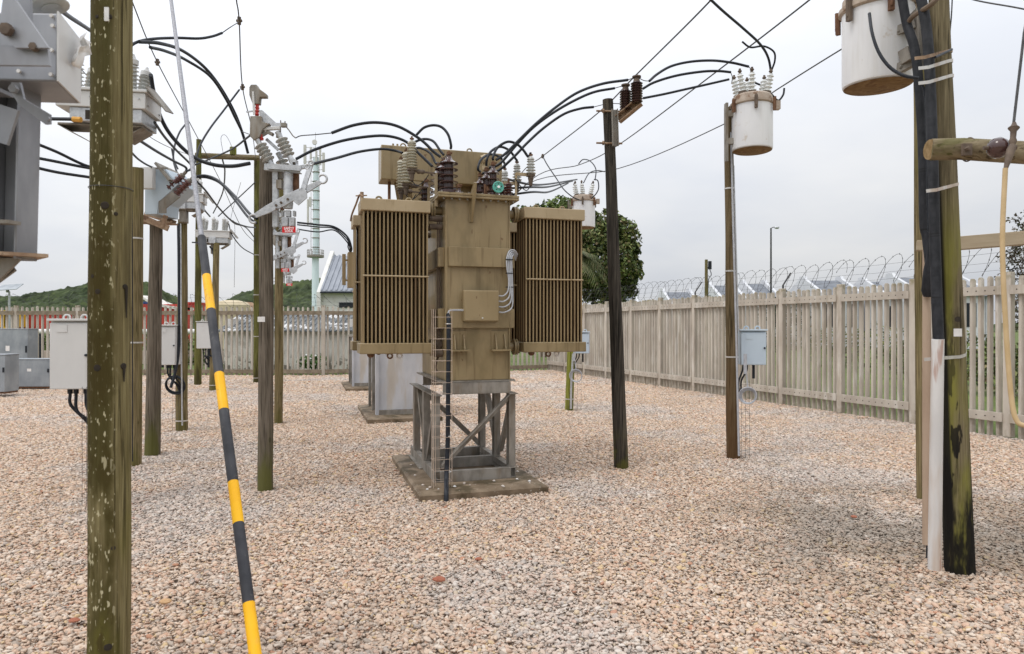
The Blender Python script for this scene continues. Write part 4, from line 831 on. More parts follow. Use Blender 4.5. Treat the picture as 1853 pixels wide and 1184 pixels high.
for i, (ly, z0, z1) in enumerate([(.60, 3.19, 3.44), (1.0, 3.12, 3.42), (1.4, 3.14, 3.43)]):
    a, t_ = arrester(.02, ly, z0, z1, .062, 9, PCR, 1); LA.append(t_); a['group'] = 'cream ribbed surge arresters left of the transformer lid'
    a['label'] = ['nearest and highest cream ribbed surge arrester left of the brown bushings', 'middle cream ribbed surge arrester left of the brown bushings', 'farthest and leftmost cream ribbed surge arrester left of the brown bushings'][i]
for i, (lx, ly, z0, z1) in enumerate([(1.245, .50, 3.19, 3.345), (1.245, .98, 3.22, 3.38), (1.235, 1.42, 3.22, 3.40)]):
    a, t_ = arrester(lx, ly, z0, z1, .055, 5, PGY, -1); RA.append(t_); a['group'] = 'grey ribbed surge arresters right of the transformer lid'
    a['label'] = ['rightmost grey ribbed surge arrester over the right radiator', 'middle grey ribbed surge arrester over the right radiator', 'grey ribbed surge arrester just right of the teal wheel'][i]
q = MB()
for ly, z in ((.60, 3.165), (1.0, 3.10), (1.4, 3.12)): q.beam(T(.0, ly, z), T(.25, ly-.02, z-.01), .018, .014); q.lathe(T(.07, ly, z), T(.15, ly, z), [(0, .02), (.2, .026), (.5, .02), (.7, .026), (1, .014)], 12)
q.build('arrester_arms', SHOE, tr)
q = MB()
for ly, z in ((.58, 3.16), (1.0, 3.10), (1.4, 3.12)): q.beam(T(.262, ly, 2.82), T(.262, ly, z), .006, .03, XH)
for ly, z, lx in ((.52, 3.20, 1.09), (.98, 3.20, 1.09), (1.40, 3.20, 1.09)): q.beam(T(lx, ly, 2.92), T(lx, ly, z), .008, .022, XH); q.beam(T(lx, ly, z-.01), T(1.25, ly, z-.01), .025, .03)
q.build('arrester_posts', TANL, tr)
q = MB(); q.beam(T(1.0, YF-.01, 1.06), T(1.0, YF-.01, 2.88), .012, .012); q.build('corner_strip', TAN, tr)

# wire guard and earth cable at the stand's left corner
gm = thing('wire_cable_guard', 'tall welded wire mesh cable guard standing on the plinth at the transformer front left corner', 'cable guard', T(.20, .30, .06))
q = MB()
for x in (.165, .20, .345): q.tube([T(x, .285 if x < .3 else .31, .062), T(x, .285 if x < .3 else .31, 1.77)], .0028, 6)
for x in (.165, .345): q.tube([T(x, .20, .062), T(x, .20, 1.77)], .0028, 6)
z = .12
while z < 1.78:
    q.tube([T(.165, .20, z), T(.345, .20, z)], .0019, 5); q.tube([T(.165, .20, z), T(.165, .285, z)], .0019, 5); q.tube([T(.345, .20, z), T(.345, .31, z)], .0019, 5); q.tube([T(.165, .285, z), T(.345, .31, z)], .0019, 5); z += .105
q.build('wire_mesh', MESHW, gm)
q = MB(); q.tube(spline([T(.335, .335, 1.72), T(.325, .26, 1.62), T(.318, .25, 1.0), T(.312, .24, .5), T(.29, .20, .16), T(.25, .0, .08), T(.236, -.05, -.03)], 8), .022, 12)
single(q, 'cable', CABLE, 'thick black cable running down the front left corner of the transformer to the gravel', 'cable', T(.32, .2, 0))
for z in (.52, .17, 1.64): pass
q = MB()
for z in (.545, .20, 1.63): q.torus(T(.32, .25, z), UP, .026, .005, 16, rs=6)
q.build('cable_ties', ALU, gm)

# ================================================================== the transformers behind
def sheet_stand(y0, lb, top=1.34):
    r = thing('sheet_steel_stand', lb, 'stand', T(.63, y0+1.1, .055), 'sheet steel transformer stands')
    q = MB(); Tb(q, .22, 1.08, y0+.47, y0+.476, .16, top); q.build('front_panel', STANDW, r)
    q = MB(); Tb(q, .18, .23, y0+.44, y0+.469, .056, top); q.build('post', STANDW, r, bevel=.003)
    q = MB(); Tb(q, 1.07, 1.12, y0+.44, y0+.469, .056, top); q.build('post', STANDW, r, bevel=.003)
    q = MB(); Tb(q, .231, 1.069, y0+.44, y0+.468, .056, .155); q.build('base_rail', GALVD, r)
    q = MB(); Tb(q, .18, .19, y0+.48, y0+.60, .056, top); q.build('side_flange', STANDW, r)
    for y in (1.15, 1.85): q = MB(); Tb(q, .18, .235, y0+y, y0+y+.04, .056, top); Tb(q, 1.07, 1.12, y0+y, y0+y+.04, .056, top); q.build('rear_posts', GALVD, r)
    q = MB(); Tb(q, .26, 1.05, y0+.5, y0+1.9, .4, top-.02); q.build('inner_panel', GALVG, r)
    q = MB(); Tb(q, .17, 1.13, y0+.42, y0+1.95, top+.001, top+.05); q.build('top_frame', GALVD, r, bevel=.003)
def small_tr(y0, lb, box_=True):
    r = thing('power_transformer', lb, 'transformer', T(.63, y0+1.1, 1.395))
    q = MB(); Tb(q, .30, 1.0, y0+.6, y0+1.7, 1.396, 2.55); q.build('tank', TAN, r, bevel=.006)
    q = MB(); Tb(q, .26, 1.04, y0+.56, y0+1.74, 2.551, 2.59); q.build('lid', TAN, r, bevel=.004)
    if box_:
        q = MB(); Tb(q, -.28, -.18, y0+.60, y0+.90, 2.29, 2.90); Tb(q, -.18, .30, y0+.7, y0+.8, 2.35, 2.45); q.build('cable_box', TAND, r, bevel=.004)
        q = MB(); Tb(q, -.375, -.315, y0+.68, y0+.72, 2.33, 2.87); Tb(q, -.315, -.281, y0+.69, y0+.71, 2.4, 2.43); Tb(q, -.315, -.281, y0+.69, y0+.71, 2.75, 2.78); q.build('fin', TAND, r)
plinth(5.28, 2.2, 'concrete plinth under the pale sheet steel stand behind the large transformer', .075); sheet_stand(5.28, 'pale sheet steel stand behind the left radiator of the large transformer')
small_tr(5.28, 'tan transformer with narrow cable box mostly hidden behind the left radiator')
plinth(11.25, 2.2, 'farthest concrete plinth near the back fence left of the pale stand', .075); sheet_stand(11.25, 'dull grey sheet steel stand farthest back near the back fence')
small_tr(11.25, 'farthest tan transformer hidden behind the others above the back stand', False)

# ================================================================== poles
def pole(px, py, ptx, pty, wpx0, wpx1, m, lb, d=None, jit=.03, top_extra=0, bands=(), name='utility_pole', grp='wooden poles in the yard', lean_d=0):
    b = G(px, py) if d is None else Vector(((px-926.5)*d/F, d, 0)); dd = b.y
    t = P(ptx, pty, dd+lean_d)
    if top_extra: t = b+(t-b)*(1+top_extra/(t.z))
    r = thing(name, lb, 'pole', b, grp); cs_ = dd/math.hypot(b.x, dd); r0, r1 = wpx0*dd/F/2*cs_, wpx1*dd/F/2*cs_
    mb = MB(); n = 36; ph = random.random()*9
    pts = [b.lerp(t, i/n)+Vector((mnoise.noise(Vector((i*.11+ph, 0, 0)))*.008, 0, 0)) for i in range(-1, n+1)]
    mb.tube(pts, [r0+(r1-r0)*max(0, i/n) for i in range(-1, n+1)], 28, jitter=jit); mb.build('shaft', m, r, smooth=50)
    for py_ in bands:
        z = EYE-(py_-592)*dd/F; f = z/t.z; c = b.lerp(t, f); rr_ = r0+(r1-r0)*f+.004
        q = MB(); q.lathe(c-UP*.009, c+UP*.009, [(0, rr_), (1, rr_)], 28); q.build('steel_band', ALU, r)
    return r, b, t, r0, r1
A_, Ab, At, _, _ = pole(196, 0, 203, 0, 81, 76, W_A, 'thick mossy lichen spotted pole in the left foreground', d=3.1, top_extra=1.6, jit=.015)
def on_pole(px, py):          # surface point of the mossy pole facing the yard
    z = P(px, py, 3.02).z; f = z/At.z; ax = Ab.lerp(At, f); rad = .0873+(.0823-.0873)*f*.6; dist = math.hypot(ax.x, ax.y)
    u = max(-.95*rad, min(.95*rad, dist*math.sin(math.atan((px-926.5)/F)-math.atan2(ax.x, ax.y)))); e = Vector((ax.y, -ax.x, 0))/dist; nn = Vector((-ax.x, -ax.y, 0))/dist
    n = (e*u+nn*math.sqrt(rad*rad-u*u)); return Vector((ax.x, ax.y, z))+n, n.normalized()
for px, py, s in [(190, 372, .017), (210, 386, .009), (227, 518, .012), (177, 528, .012), (176, 666, .016), (224, 664, .014), (176, 31, .008), (198, 30, .012), (205, 994, .012), (196, 1172, .018), (168, 500, .01)]:
    # bolt holes: dark plugs set in the surface facing the camera
    s_p, n = on_pole(px, py)
    q = MB(); q.lathe(s_p-n*.012, s_p+n*.002, [(0, s), (.8, s), (1, s*.8)], 14); q.build('bolt_hole', DARK, A_)
for px, py, l in [(228, 518, .14), (224, 664, .07)]:
    s_p, n = on_pole(px, py); q = MB()
    q.tube([s_p+n*.001, s_p+n*.001-UP*l], .007, 6, r1=.002); q.build('tar_streak', DARK, A_)
pB = pole(246, 840, 247, 305, 22, 27, W_BR, 'brown pole partly hidden behind the thick mossy foreground pole', bands=(432, 620))
pA2 = pole(203, 911, 203, 240, 34, 30, W_BR, 'pole hidden behind the thick mossy pole carrying the nearest white recloser', grp='wooden poles in the yard')
pC = pole(276, 822, 283, 405, 30, 24, W_GR, 'grey cracked pole under the old rusty framed switch with brown bushings')
pD = pole(329, 778, 331, 398, 23, 17, W_BR, 'brown pole with black cable and cabinet left of the striped guard', bands=(761,))
pE = pole(358, 696, 360, 253, 14, 9.5, W_OL, 'thin green brown pole with crossarm behind the stay wire')
pF = pole(386, 706, 392, 440, 16, 11, W_BR, 'pole with the farthest white recloser right of the stay wire', bands=(697,))
pG = pole(464, 692, 465, 282, 11, 10.5, W_OL, 'thin green pole directly left of the dark disconnector pole', bands=(462, 534, 609, 684))
pH = pole(481, 885, 482, 290, 29, 25, W_GR, 'dark grey pole carrying the nearest disconnector switch with curved hooks')
pI = pole(504, 765, 506, 310, 16, 15, W_BR, 'greenish pole just right of and behind the nearest disconnector pole')
pI3 = pole(504, 592+1976/15.2, 504, 470, 10, 9, W_BR, 'farthest disconnector pole hidden behind the greenish pole')
pJ = pole(1124, 845, 1100, 181, 26.5, 19, W_BK, 'leaning tarred black pole with two brown insulators on top')
pK = pole(1327, 828, 1318, 196, 25, 16, W_K, 'brown pole with white drum switch and blue cabinet before the right fence', bands=(342, 491, 646))
pL = pole(1030, 742, 1040, 405, 15, 12, W_GN, 'short bright green pole beside the right radiator with far drum switch', bands=(722,))
pM = pole(1736, 1031, 1699, 0, 59, 36, W_M, 'thick tar streaked leaning pole at right with white pipe and black cables', top_extra=.5, jit=.02)
pN = pole(1666, 900, 1664, 0, 17, 27, W_BR, 'thin greenish pole directly behind the tar streaked pole', top_extra=.4)
# label plates
def plate(px, py, w_, h_, d, lb, m=PAPER, rz=0, par=None, cat='sign'):
    c = P(px, py, d); q = MB(); q.cbox(c, w_, .006, h_, rz); q.build('number_plate', m, par)
plate(473, 578, .07, .05, 6.60, '', par=pH[0]); plate(1733, 602, .05, .05, 4.35, '', par=pM[0]); plate(193, 26, .018, .06, 3.0, '', PAPER, par=A_)
q = MB(); q.torus(Ab.lerp(At, .475/1)-Vector((0, 0, 0)), UP, .0885, .0018, 30, rs=5); q.build('binding_wire', WIRE, A_)

# the hidden far gantry pole that receives the overhead lines
c = Vector((-1.9, 23.0, 0)); r = thing('utility_pole', 'far pole with crossarm hidden behind the large transformer', 'pole', c, 'wooden poles in the yard')
q = MB(); q.tube([c, c+UP*5.0], .1, 16, r1=.08); q.build('shaft', W_BR, r); q = MB(); q.cyl(c+Vector((-1.3, 0, 4.9)), c+Vector((1.3, 0, 4.9)), .06, 12); q.build('crossarm', W_LOG, r)

# crossarm between the thin green poles
q = MB(); a, b = P(354, 282, 19.2), P(470, 286, 19.5); q.cyl(a, b, .085, 14, .075); ca = single(q, 'crossarm', W_LOG, 'round timber crossarm joining the two thin green poles', 'crossarm', a)
q = MB(); c = P(422, 281, 19.35); q.cyl(c, c+UP*.22, .09, 10); o_ = single(q, 'line_fuse', W_GN, 'small dark fitting standing on the timber crossarm', 'fitting', c)

# ================================================================== reclosers (white tray switches)
def recloser(base, z, rz, s, label, nb=3, handle=True):
    r = thing('recloser', label, 'recloser', (base.x, base.y, z), 'white box reclosers on the left poles', local=True, rz=rz)
    def B(name, m, *a, bevel=.006, p=None):
        q = MB(); q.box(*[v*s for v in a]); return q.build(name, m, p or r, bevel=bevel)
    bd = B('tank', OFFW, -.42, .42, -.22, .22, .20, .36); B('lid', OFFW, -.44, .44, -.24, .24, .362, .392, p=bd)
    B('lower_box', GALV, -.30, .38, -.20, .20, .06, .198); B('mounting_plate', GALVD, -.44, .36, -.14, .14, .035, .058); B('mounting_bracket', GALVD, -.07, .07, -.12, .12, -.22, .033)
    q = MB()
    for x in (-.44, .36): q.poly([Vector((x*s, -.14*s, .035*s)), Vector((x*s, .14*s, .035*s)), Vector((x*.5*s, .14*s, -.08*s)), Vector((x*.5*s, -.14*s, -.08*s))], .01, (1, 0, 0))
    q.build('gusset', GALVD, r)
    B('counter_box', GALV, -.08, .08, -.26, -.201, .04, .20); B('window', DARK, -.15, -.11, -.206, -.2005, .08, .17, bevel=0)
    for i in range(3):
        for j, y in enumerate((-.12, .12)):
            x = -.26+i*.26; tl = -.10 if j == 0 else .10; p0 = Vector((x, y, .392))*s; p1 = Vector((x+.02, y+tl*.5, .66))*s; q = MB(); q.sheds(p0, p1, .038*s, .062*s, 7, 16); b = q.build('bushing', PGY, r)
            q = MB(); q.lathe(p1, p1+Vector((.01, tl*.1, .10))*s, [(0, .055*s), (.45, .055*s), (.6, .03*s), (1, .012*s)], 14); q.build('boot', OFFW, b)
    if handle:
        q = MB(); q.tube([Vector((-.50, -.26, .05))*s, Vector((-.22, -.30, .045))*s], .018*s, 8); q.build('handle', CABLE, r); q = MB(); q.cyl(Vector((-.22, -.30, .045))*s, Vector((-.14, -.31, .04))*s, .026*s, 10); q.build('handle_grip', BRASS, r)
    q = MB()
    for x in (-.36, -.1, .1, .36): q.bolt(Vector((x, -.222, .3))*s, (0, -1, 0), .008*s, .008*s)
    for y in (-.15, .15): q.bolt(Vector((.422, y, .25))*s, (1, 0, 0), .012*s, .012*s)
    q.build('lid_bolts', GALV, r)
    q = MB(); q.poly([Vector((.43, -.24, .42))*s, Vector((.43, -.02, .46))*s, Vector((.62, -.02, .22))*s, Vector((.62, -.24, .18))*s], .01, (1, 0, .7)); q.build('side_flap', GALVD, r)
    return r
r1 = recloser(pA2[1], 3.26, R(8), .88, 'nearest white recloser box showing on both sides of the thick mossy pole')
r1.location = Vector((P(200, 0, 6.2).x, 6.2, 3.36))
r2 = recloser(pD[1], 2.97, R(14), .72, 'white recloser box on the brown pole behind the old brown bushing switch'); r2.location = Vector((P(333, 0, 10.5).x, 10.5, 3.36))
r3 = recloser(pF[1], 3.7, R(12), .95, 'farthest white recloser box right of the stay wire'); r3.location = Vector((P(388, 0, 17.5).x, 17.5, 3.78-.1))

# old switch with brown bushings
c = Vector((P(284, 0, 8.6).x, 8.6, 2.87)); r = thing('old_switch', 'old grey oil switch with tilted brown bushings on a rusty frame', 'switch', c)
q = MB(); x0, x1 = P(262, 0, 8.5).x, P(312, 0, 8.5).x; zt_, zl = P(0, 306, 8.5).z, P(0, 392, 8.5).z
q.poly([P(278, 306, 8.3), P(300, 306, 8.3), P(322, 333, 8.3), P(305, 352, 8.3), P(289, 366, 8.3), P(287, 388, 8.3), P(262, 388, 8.3), P(262, 306, 8.3)], .001, (0, 1, 0))
q = MB(); pts = [(262, 306), (300, 306), (322, 334), (287, 366), (285, 388), (262, 388)]
w3 = [P(x, y, 8.35) for x, y in pts]; w4 = [p+Vector((.05, .42, 0)) for p in w3]; n = len(pts); q.add(w3+w4, [tuple(range(n)), tuple(reversed(range(n, 2*n)))]+[(i, n+i, n+(i+1) % n, (i+1) % n) for i in range(n)]); q.build('tank', BLUEW, r, bevel=.006)
q = MB(); q.beam(P(276, 305, 8.3), P(303, 305, 8.3), .02, .02); q.beam(P(301, 304, 8.55), P(326, 335, 8.55), .55, .03); q.build('lid', GALVD, r)
q = MB(); q.poly([P(288, 365, 8.33), P(312, 348, 8.33), P(326, 357, 8.33), P(301, 377, 8.33), P(301, 386, 8.33), P(288, 386, 8.33)], .02, (0, 1, 0)); q.build('side_cover', GALVD, r)
q = MB(); q.cbox(P(268, 323, 8.25), .15, .08, .26); q.build('terminal_box', OFFW, r, bevel=.005)
q = MB(); q.beam(P(256, 393, 8.3), P(305, 414, 8.3), .02, .07); q.beam(P(262, 386, 8.75), P(318, 404, 8.75), .02, .06); q.beam(P(254, 404, 8.3), P(312, 402, 8.5), .03, .03); q.beam(P(300, 390, 8.3), P(294, 412, 8.3), .04, .04); q.beam(P(262, 404, 8.6), P(312, 404, 8.6), .30, .015); q.build('frame', RUST, r)
ax = (P(352, 312, 8.6)-P(318, 346, 8.6)).normalized(); tips = []
for j in range(2):
    for i in range(3):
        b0 = P(308+j*13, 340+j*10, 8.38+i*.14); q = MB(); q.sheds(b0-ax*.02, b0+ax*.22, .032, .052, 5, 16); b = q.build('bushing', PRED, r); q = MB(); q.cyl(b0+ax*.22, b0+ax*.28, .02, 10); q.lathe(b0+ax*.20, b0+ax*.24, [(0, .035), (.6, .035), (1, .015)], 12); q.build('terminal', GALVD, b); tips.append(b0+ax*.28)

# cabinets on poles
def cabinet(x0, x1, y0, y1, d, lb, m=OFFW, grp='switch cabinets on the poles', dep=.28, cables=((.3, .0), (.45, .05), (.7, .02)), rz=0, loop=False):
    a, b = P(x0, y0, d), P(x1, y1, d); wd, hh = b.x-a.x, a.z-b.z; c = Vector(((a.x+b.x)/2, d, b.z)); r = thing('control_cabinet', lb, 'cabinet', c, grp, local=True, rz=rz)
    q = MB(); q.box(-wd/2, wd/2, .02, dep, 0, hh); q.build('body', m, r, bevel=.008)
    q = MB(); q.box(-wd/2+.004, wd/2-.004, -.008, .018, .004, hh-.02); q.build('door', m, r, bevel=.006)
    q = MB(); q.box(-wd/2-.012, wd/2+.012, -.025, dep+.01, hh+.001, hh+.02); q.build('rain_hood', m, r, bevel=.003)
    for s in (-.22, .22): q = MB(); q.torus((s*wd, .1, hh+.03), (0, 1, 0), .028, .008, 14, rs=6); q.build('lifting_eye', m, r)
    q = MB(); q.box(-wd*.30, -wd*.05, -.013, -.009, hh-.10, hh-.035); q.build('hasp_cover', m, r)
    q = MB(); q.cyl((wd*.42, -.010, hh*.5), (wd*.42, -.022, hh*.5), .012, 10); q.build('lock', CABLE, r)
    for k, (u, s) in enumerate(cables):
        x = (u-.5)*wd; q = MB(); q.cyl((x, .14, 0), (x, .14, -.05), .022, 10); q.tube(spline([(x, .14, -.05), (x+.01, .14, -.16-s), (x+(.5-u)*wd*.5+.10, .2, -.34), ((.25)*wd+.05, .3, -.6)], 6), .014, 8); q.build('cable_tail', CABLE, r)
    if loop: q = MB(); q.torus((wd*.25, .15, -.32), (0, 1, .3), .14, .014, 26, rs=8); q.torus((wd*.22, .17, -.30), (0, 1, .2), .13, .014, 26, rs=8); q.build('cable_coil', CABLE, r)
    return r
cabinet(92, 161, 581, 705, 6.1, 'nearest large grey control cabinet left of the thick mossy pole', rz=R(6))
cabinet(289, 317, 590, 661, 10.3, 'grey control cabinet beside the grey cracked pole', rz=R(6), loop=True)
cabinet(356, 385, 583, 631, 17.1, 'farthest grey control cabinet directly left of the striped guard', rz=R(6), loop=True)
def blue_cab(x0, x1, y0, y1, d, lb):
    r = cabinet(x0, x1, y0, y1, d, lb, BLUEW, 'pale blue control cabinets on the right poles', cables=(), rz=R(-8)); k = d/8.35
    for i in (0, 1):
        q = MB(); q.tube(spline([(-.10+.05*i, .12, 0), (-.11+.05*i, .12, -.08), (-.155+.03*i, .10, -.20), (-.16+.03*i, .08, -.34)], 6), .011, 8); q.build('cable_tail', CABLE, r)
    q = MB(); q.cyl((.02, .1, 0), (.02, .1, -.17), .017, 10); q.build('cable_gland', CABLE, r)
    return r
blue_cab(1341, 1386, 599, 661, 8.35, 'pale blue control cabinet on the brown pole before the right fence')
blue_cab(1039, 1066, 602, 640, 13.1, 'pale blue control cabinet on the green pole beside the right radiator')
def grey_coil(px, py, d, rad, lb, pole_x, base_py):
    c = P(px, py, d); q = MB()
    for k in range(3): q.torus(c+Vector((.008*k, .012*k, -.006*k)), (.25, 1, .1), rad-.01*k, .008, 28, rs=6)
    q.tube(spline([c+Vector((0, 0, rad)), c+Vector((-.01, 0, rad+.10)), c+Vector((-.03, 0, rad+.28))], 5), .009, 6); q.cyl(c+Vector((-.03, 0, rad+.16)), c+Vector((-.03, 0, rad+.40)), .02, 10)
    single(q, 'cable_coil', PIPEG, lb, 'cable', c)
grey_coil(1353, 716, 8.2, .10, 'coil of pale grey cable below the nearer pale blue cabinet', 0, 0); grey_coil(1042, 680, 12.95, .12, 'coil of pale grey cable on the bright green pole', 0, 0)
def thin_guard(px, py0, py1, d, lb, w_=.10):
    c = P(px, py1, d); q = MB(); z0, z1 = 0, P(px, py0, d).z
    for dx in (-w_/2, 0, w_/2): q.tube([(c.x+dx, d, z0), (c.x+dx, d, z1)], .0018, 5)
    z = z0+.1
    while z < z1: q.tube([(c.x-w_/2, d, z), (c.x+w_/2, d, z)], .0013, 5); z += .1
    single(q, 'wire_cable_guard', WIRE, lb, 'cable guard', (c.x, d, 0), 'thin wire cable guards on poles')
thin_guard(1349, 690, 830, 8.3, 'thin wire mesh guard below the nearer pale blue cabinet'); thin_guard(1045, 650, 745, 13.1, 'thin wire mesh guard on the bright green pole', .14); thin_guard(157, 700, 920, 6.1, 'thin wire mesh guard just left of the thick mossy pole', .08); thin_guard(318, 700, 775, 10.5, 'thin wire mesh guard on the brown pole left of the striped guard', .1)
def conduit(pts, r_, m, lb, name='conduit', seg=10, cat='conduit', n=6): q = MB(); q.tube(spline(pts, n), r_, seg); return single(q, name, m, lb, cat, pts[-1])
conduit([P(1323, 240, 8.3), P(1326.5, 400, 8.25), P(1332, 600, 8.22), P(1337, 825, 8.2)], .012, PIPEG, 'pale grey pipe running down the brown pole behind the blue cabinet')
conduit([P(1327.5, 300, 8.34), P(1331, 420, 8.32), P(1336, 600, 8.3)], .009, GALV, 'thin steel tube beside the pale grey pipe on the brown pole')
conduit([P(238, 20, 5.0), P(238, 300, 6.3), P(240, 520, 7.3), P(240, 835, 7.8)], .006, CABLE, 'thin black cable down the brown pole behind the mossy pole')
conduit([P(323, 405, 10.45), P(324, 480, 10.42), P(324, 620, 10.4), P(318, 670, 10.35), P(309, 702, 10.3)], .022, CABLE, 'thick black cable running down the brown pole left of the striped guard')
conduit([P(327, 405, 10.45), P(328, 600, 10.4), P(330, 770, 10.4)], .011, GALV, 'steel tube on the brown pole left of the striped guard')
conduit([P(380, 446, 17.4), P(387, 465, 17.35), P(387, 560, 17.3), P(386, 640, 17.3)], .022, CABLE, 'black cable on the pole of the farthest recloser')
conduit([P(1037, 640, 13.0), P(1034, 690, 13.0), P(1033, 740, 13.0)], .02, GALV, 'short steel tube on the bright green pole')

# ================================================================== white drum switches
def drum(loc, s, lb, rz=0, tilt=0, arms=True, visible_bush=True):
    r = thing('drum_switch', lb, 'switch', loc, 'white drum switches on the right poles', local=True, rz=rz); r.rotation_euler.y = tilt
    R_ = .235*s; H = .53*s
    q = MB(); q.lathe((0, 0, 0), (0, 0, H), [(0, R_*.0), (.0, R_*.90), (.03, R_*.985), (.06, R_), (.93, R_), (1, R_*1.0)], 44); dr = q.build('drum', WHITE, r, smooth=30)
    q = MB(); q.lathe((0, 0, -.003), (0, 0, .004), [(0, R_*.90), (1, R_*.96)], 40); q.build('base_disc', mat('rusty_drum_base%g' % s, (.17, .10, .04), (.26, .17, .08), 10, rough=.85, layers=[dict(col=(.12, .06, .03), scale=12, lo=.5, hi=.6, amt=.7)]), dr)
    q = MB(); q.lathe((0, 0, H+.001), (0, 0, H+.14*s), [(0, R_*1.03), (.08, R_*1.09), (.28, R_*1.09), (.32, R_*1.0), (.75, R_*.98), (.9, R_*.9), (1, R_*.7)], 36); hd = q.build('head', HEAD, r, smooth=30)
    for k in range(6):
        a = k*math.pi/3+.35; c = Vector((math.cos(a), math.sin(a), 0)); q = MB(); q.beam(c*R_*1.13+UP*(H-.09*s), c*R_*1.13+UP*(H+.06*s), .035*s, .03*s, c); q.cyl(c*R_*1.17+UP*(H-.06*s), c*R_*1.17+UP*(H+.07*s), .012*s, 8); q.build('clamp', RUSTD if k % 2 else SHOE, hd)
    tops = []
    for k, (a, rr_) in enumerate([(150, .68), (210, .68), (250, .5), (330, .68), (30, .68), (90, .55)]):
        c = Vector((math.cos(R(a)), math.sin(R(a)), 0)); p0 = c*R_*rr_+UP*(H+.12*s); p1 = p0+(UP+c*.22)*.24*s; q = MB(); q.cyl(p0-UP*.02*s, p0+UP*.03*s, .055*s, 12); q.build('bushing_clamp', SHOE, hd)
        q = MB(); q.sheds(p0+(UP+c*.22)*.03*s, p1, .026*s, .052*s, 5, 16, taper=.2); b = q.build('bushing', PWH, r); q = MB(); q.cyl(p1, p1+UP*.06*s, .014*s, 8); q.lathe(p1+UP*.01*s, p1+UP*.05*s, [(0, .012*s), (.5, .026*s), (1, .012*s)], 10); q.build('terminal', SHOE, b)
        tops.append(Matrix.Translation(loc) @ Matrix.Rotation(rz, 4, 'Z') @ Matrix.Rotation(tilt, 4, 'Y') @ (p1+UP*.06*s))
    q = MB(); q.cbox((R_*1.25, 0, H+.02*s), .07*s, .07*s, .10*s); q.build('junction_box', HEAD, hd)
    if arms:
        q = MB()
        for z in (.12*s, H-.08*s): q.beam((-R_*.9, 0, z), (-R_*1.35, .03, z), .07*s, .07*s)
        q.beam((-R_*1.30, .02, -.12*s), (-R_*1.30, .02, H+.05*s), .03*s, .07*s, (0, 1, 0)); q.build('mounting_bracket', GALVD, r)
    return r, tops
dK, tK = drum(Vector((P(1361, 0, 8.2).x, 8.2, P(0, 274, 8.2).z)), 1.0, 'white drum switch with white bushings on top of the brown pole before the right fence')
dL, tL = drum(Vector((P(1056, 0, 13.1).x, 13.1, P(0, 413, 13.1).z)), .93, 'farthest white drum switch above the right radiator')
dM, tM = drum(Vector((P(1588, 0, 4.95).x, 4.95, P(0, 158, 4.95).z)), 1.0, 'nearest white drum switch with rusty base at the top right beside the tar streaked pole', rz=R(60), tilt=R(0), arms=False)
dM.rotation_euler = (0, R(-3), R(60))
q = MB(); c = Vector(dM.location)
q.beam(P(1617, 60, 4.735), P(1656, 44, 4.66), .05, .065); q.beam(P(1622, 127, 4.735), P(1662, 106, 4.66), .05, .07); q.beam(P(1656, 20, 4.68), P(1663, 130, 4.62), .03, .08, (0, 1, 0)); q.beam(P(1634, 108, 4.72), P(1652, 97, 4.66), .09, .10); q.bolt(P(1625, 57, 4.70), (0, -1, 0), .010, .01); q.bolt(P(1629, 122, 4.70), (0, -1, 0), .010, .01)
single(q, 'mounting_bracket', GALVD, 'pale steel bracket holding the nearest white drum switch to the pole', 'bracket', P(1655, 100, 4.75), bevel=.003)
# brown insulators on pole J
r = thing('post_insulators', 'two brown ribbed insulators on a diagonal steel bracket at the black pole top', 'insulator', P(1117, 240, 7.75))
JT = []
for (px, pt, pb) in ((1132, 158, 200), (1152, 143, 186), (1116, 187, 214)):
    if px == 1116: continue
    q = MB(); b0, b1 = P(px, pb, 7.7 if px == 1132 else 7.6), P(px, pt+6, 7.7 if px == 1132 else 7.6); q.sheds(b0, b1, .045, .068, 8, 20); b = q.build('insulator', PBR, r); q = MB(); q.cyl(b1, b1+UP*.05, .04, 12, .03); q.cyl(b1+UP*.05, b1+UP*.065, .05, 12); q.build('cap', SHOE, b); JT.append(b1+UP*.06)
q = MB(); q.ibeam(P(1118, 217, 7.72), P(1158, 184, 7.6), .08, .09, t=.01, chan=-1); q.build('arm', RUST, r)
q = MB(); q.ibeam(P(1114, 264, 7.68), P(1112, 198, 7.68), .05, .07, t=.008, up=(1, 0, 0), chan=1); q.build('channel', GALVD, r)
q = MB()
for py in (201, 259): q.tube([P(1079, py, 7.75), P(1126, py+1, 7.75)], .011, 8); q.cyl(P(1090, py, 7.75), P(1093, py, 7.75), .025, 8)
q.build('through_bolts', RUST, r)

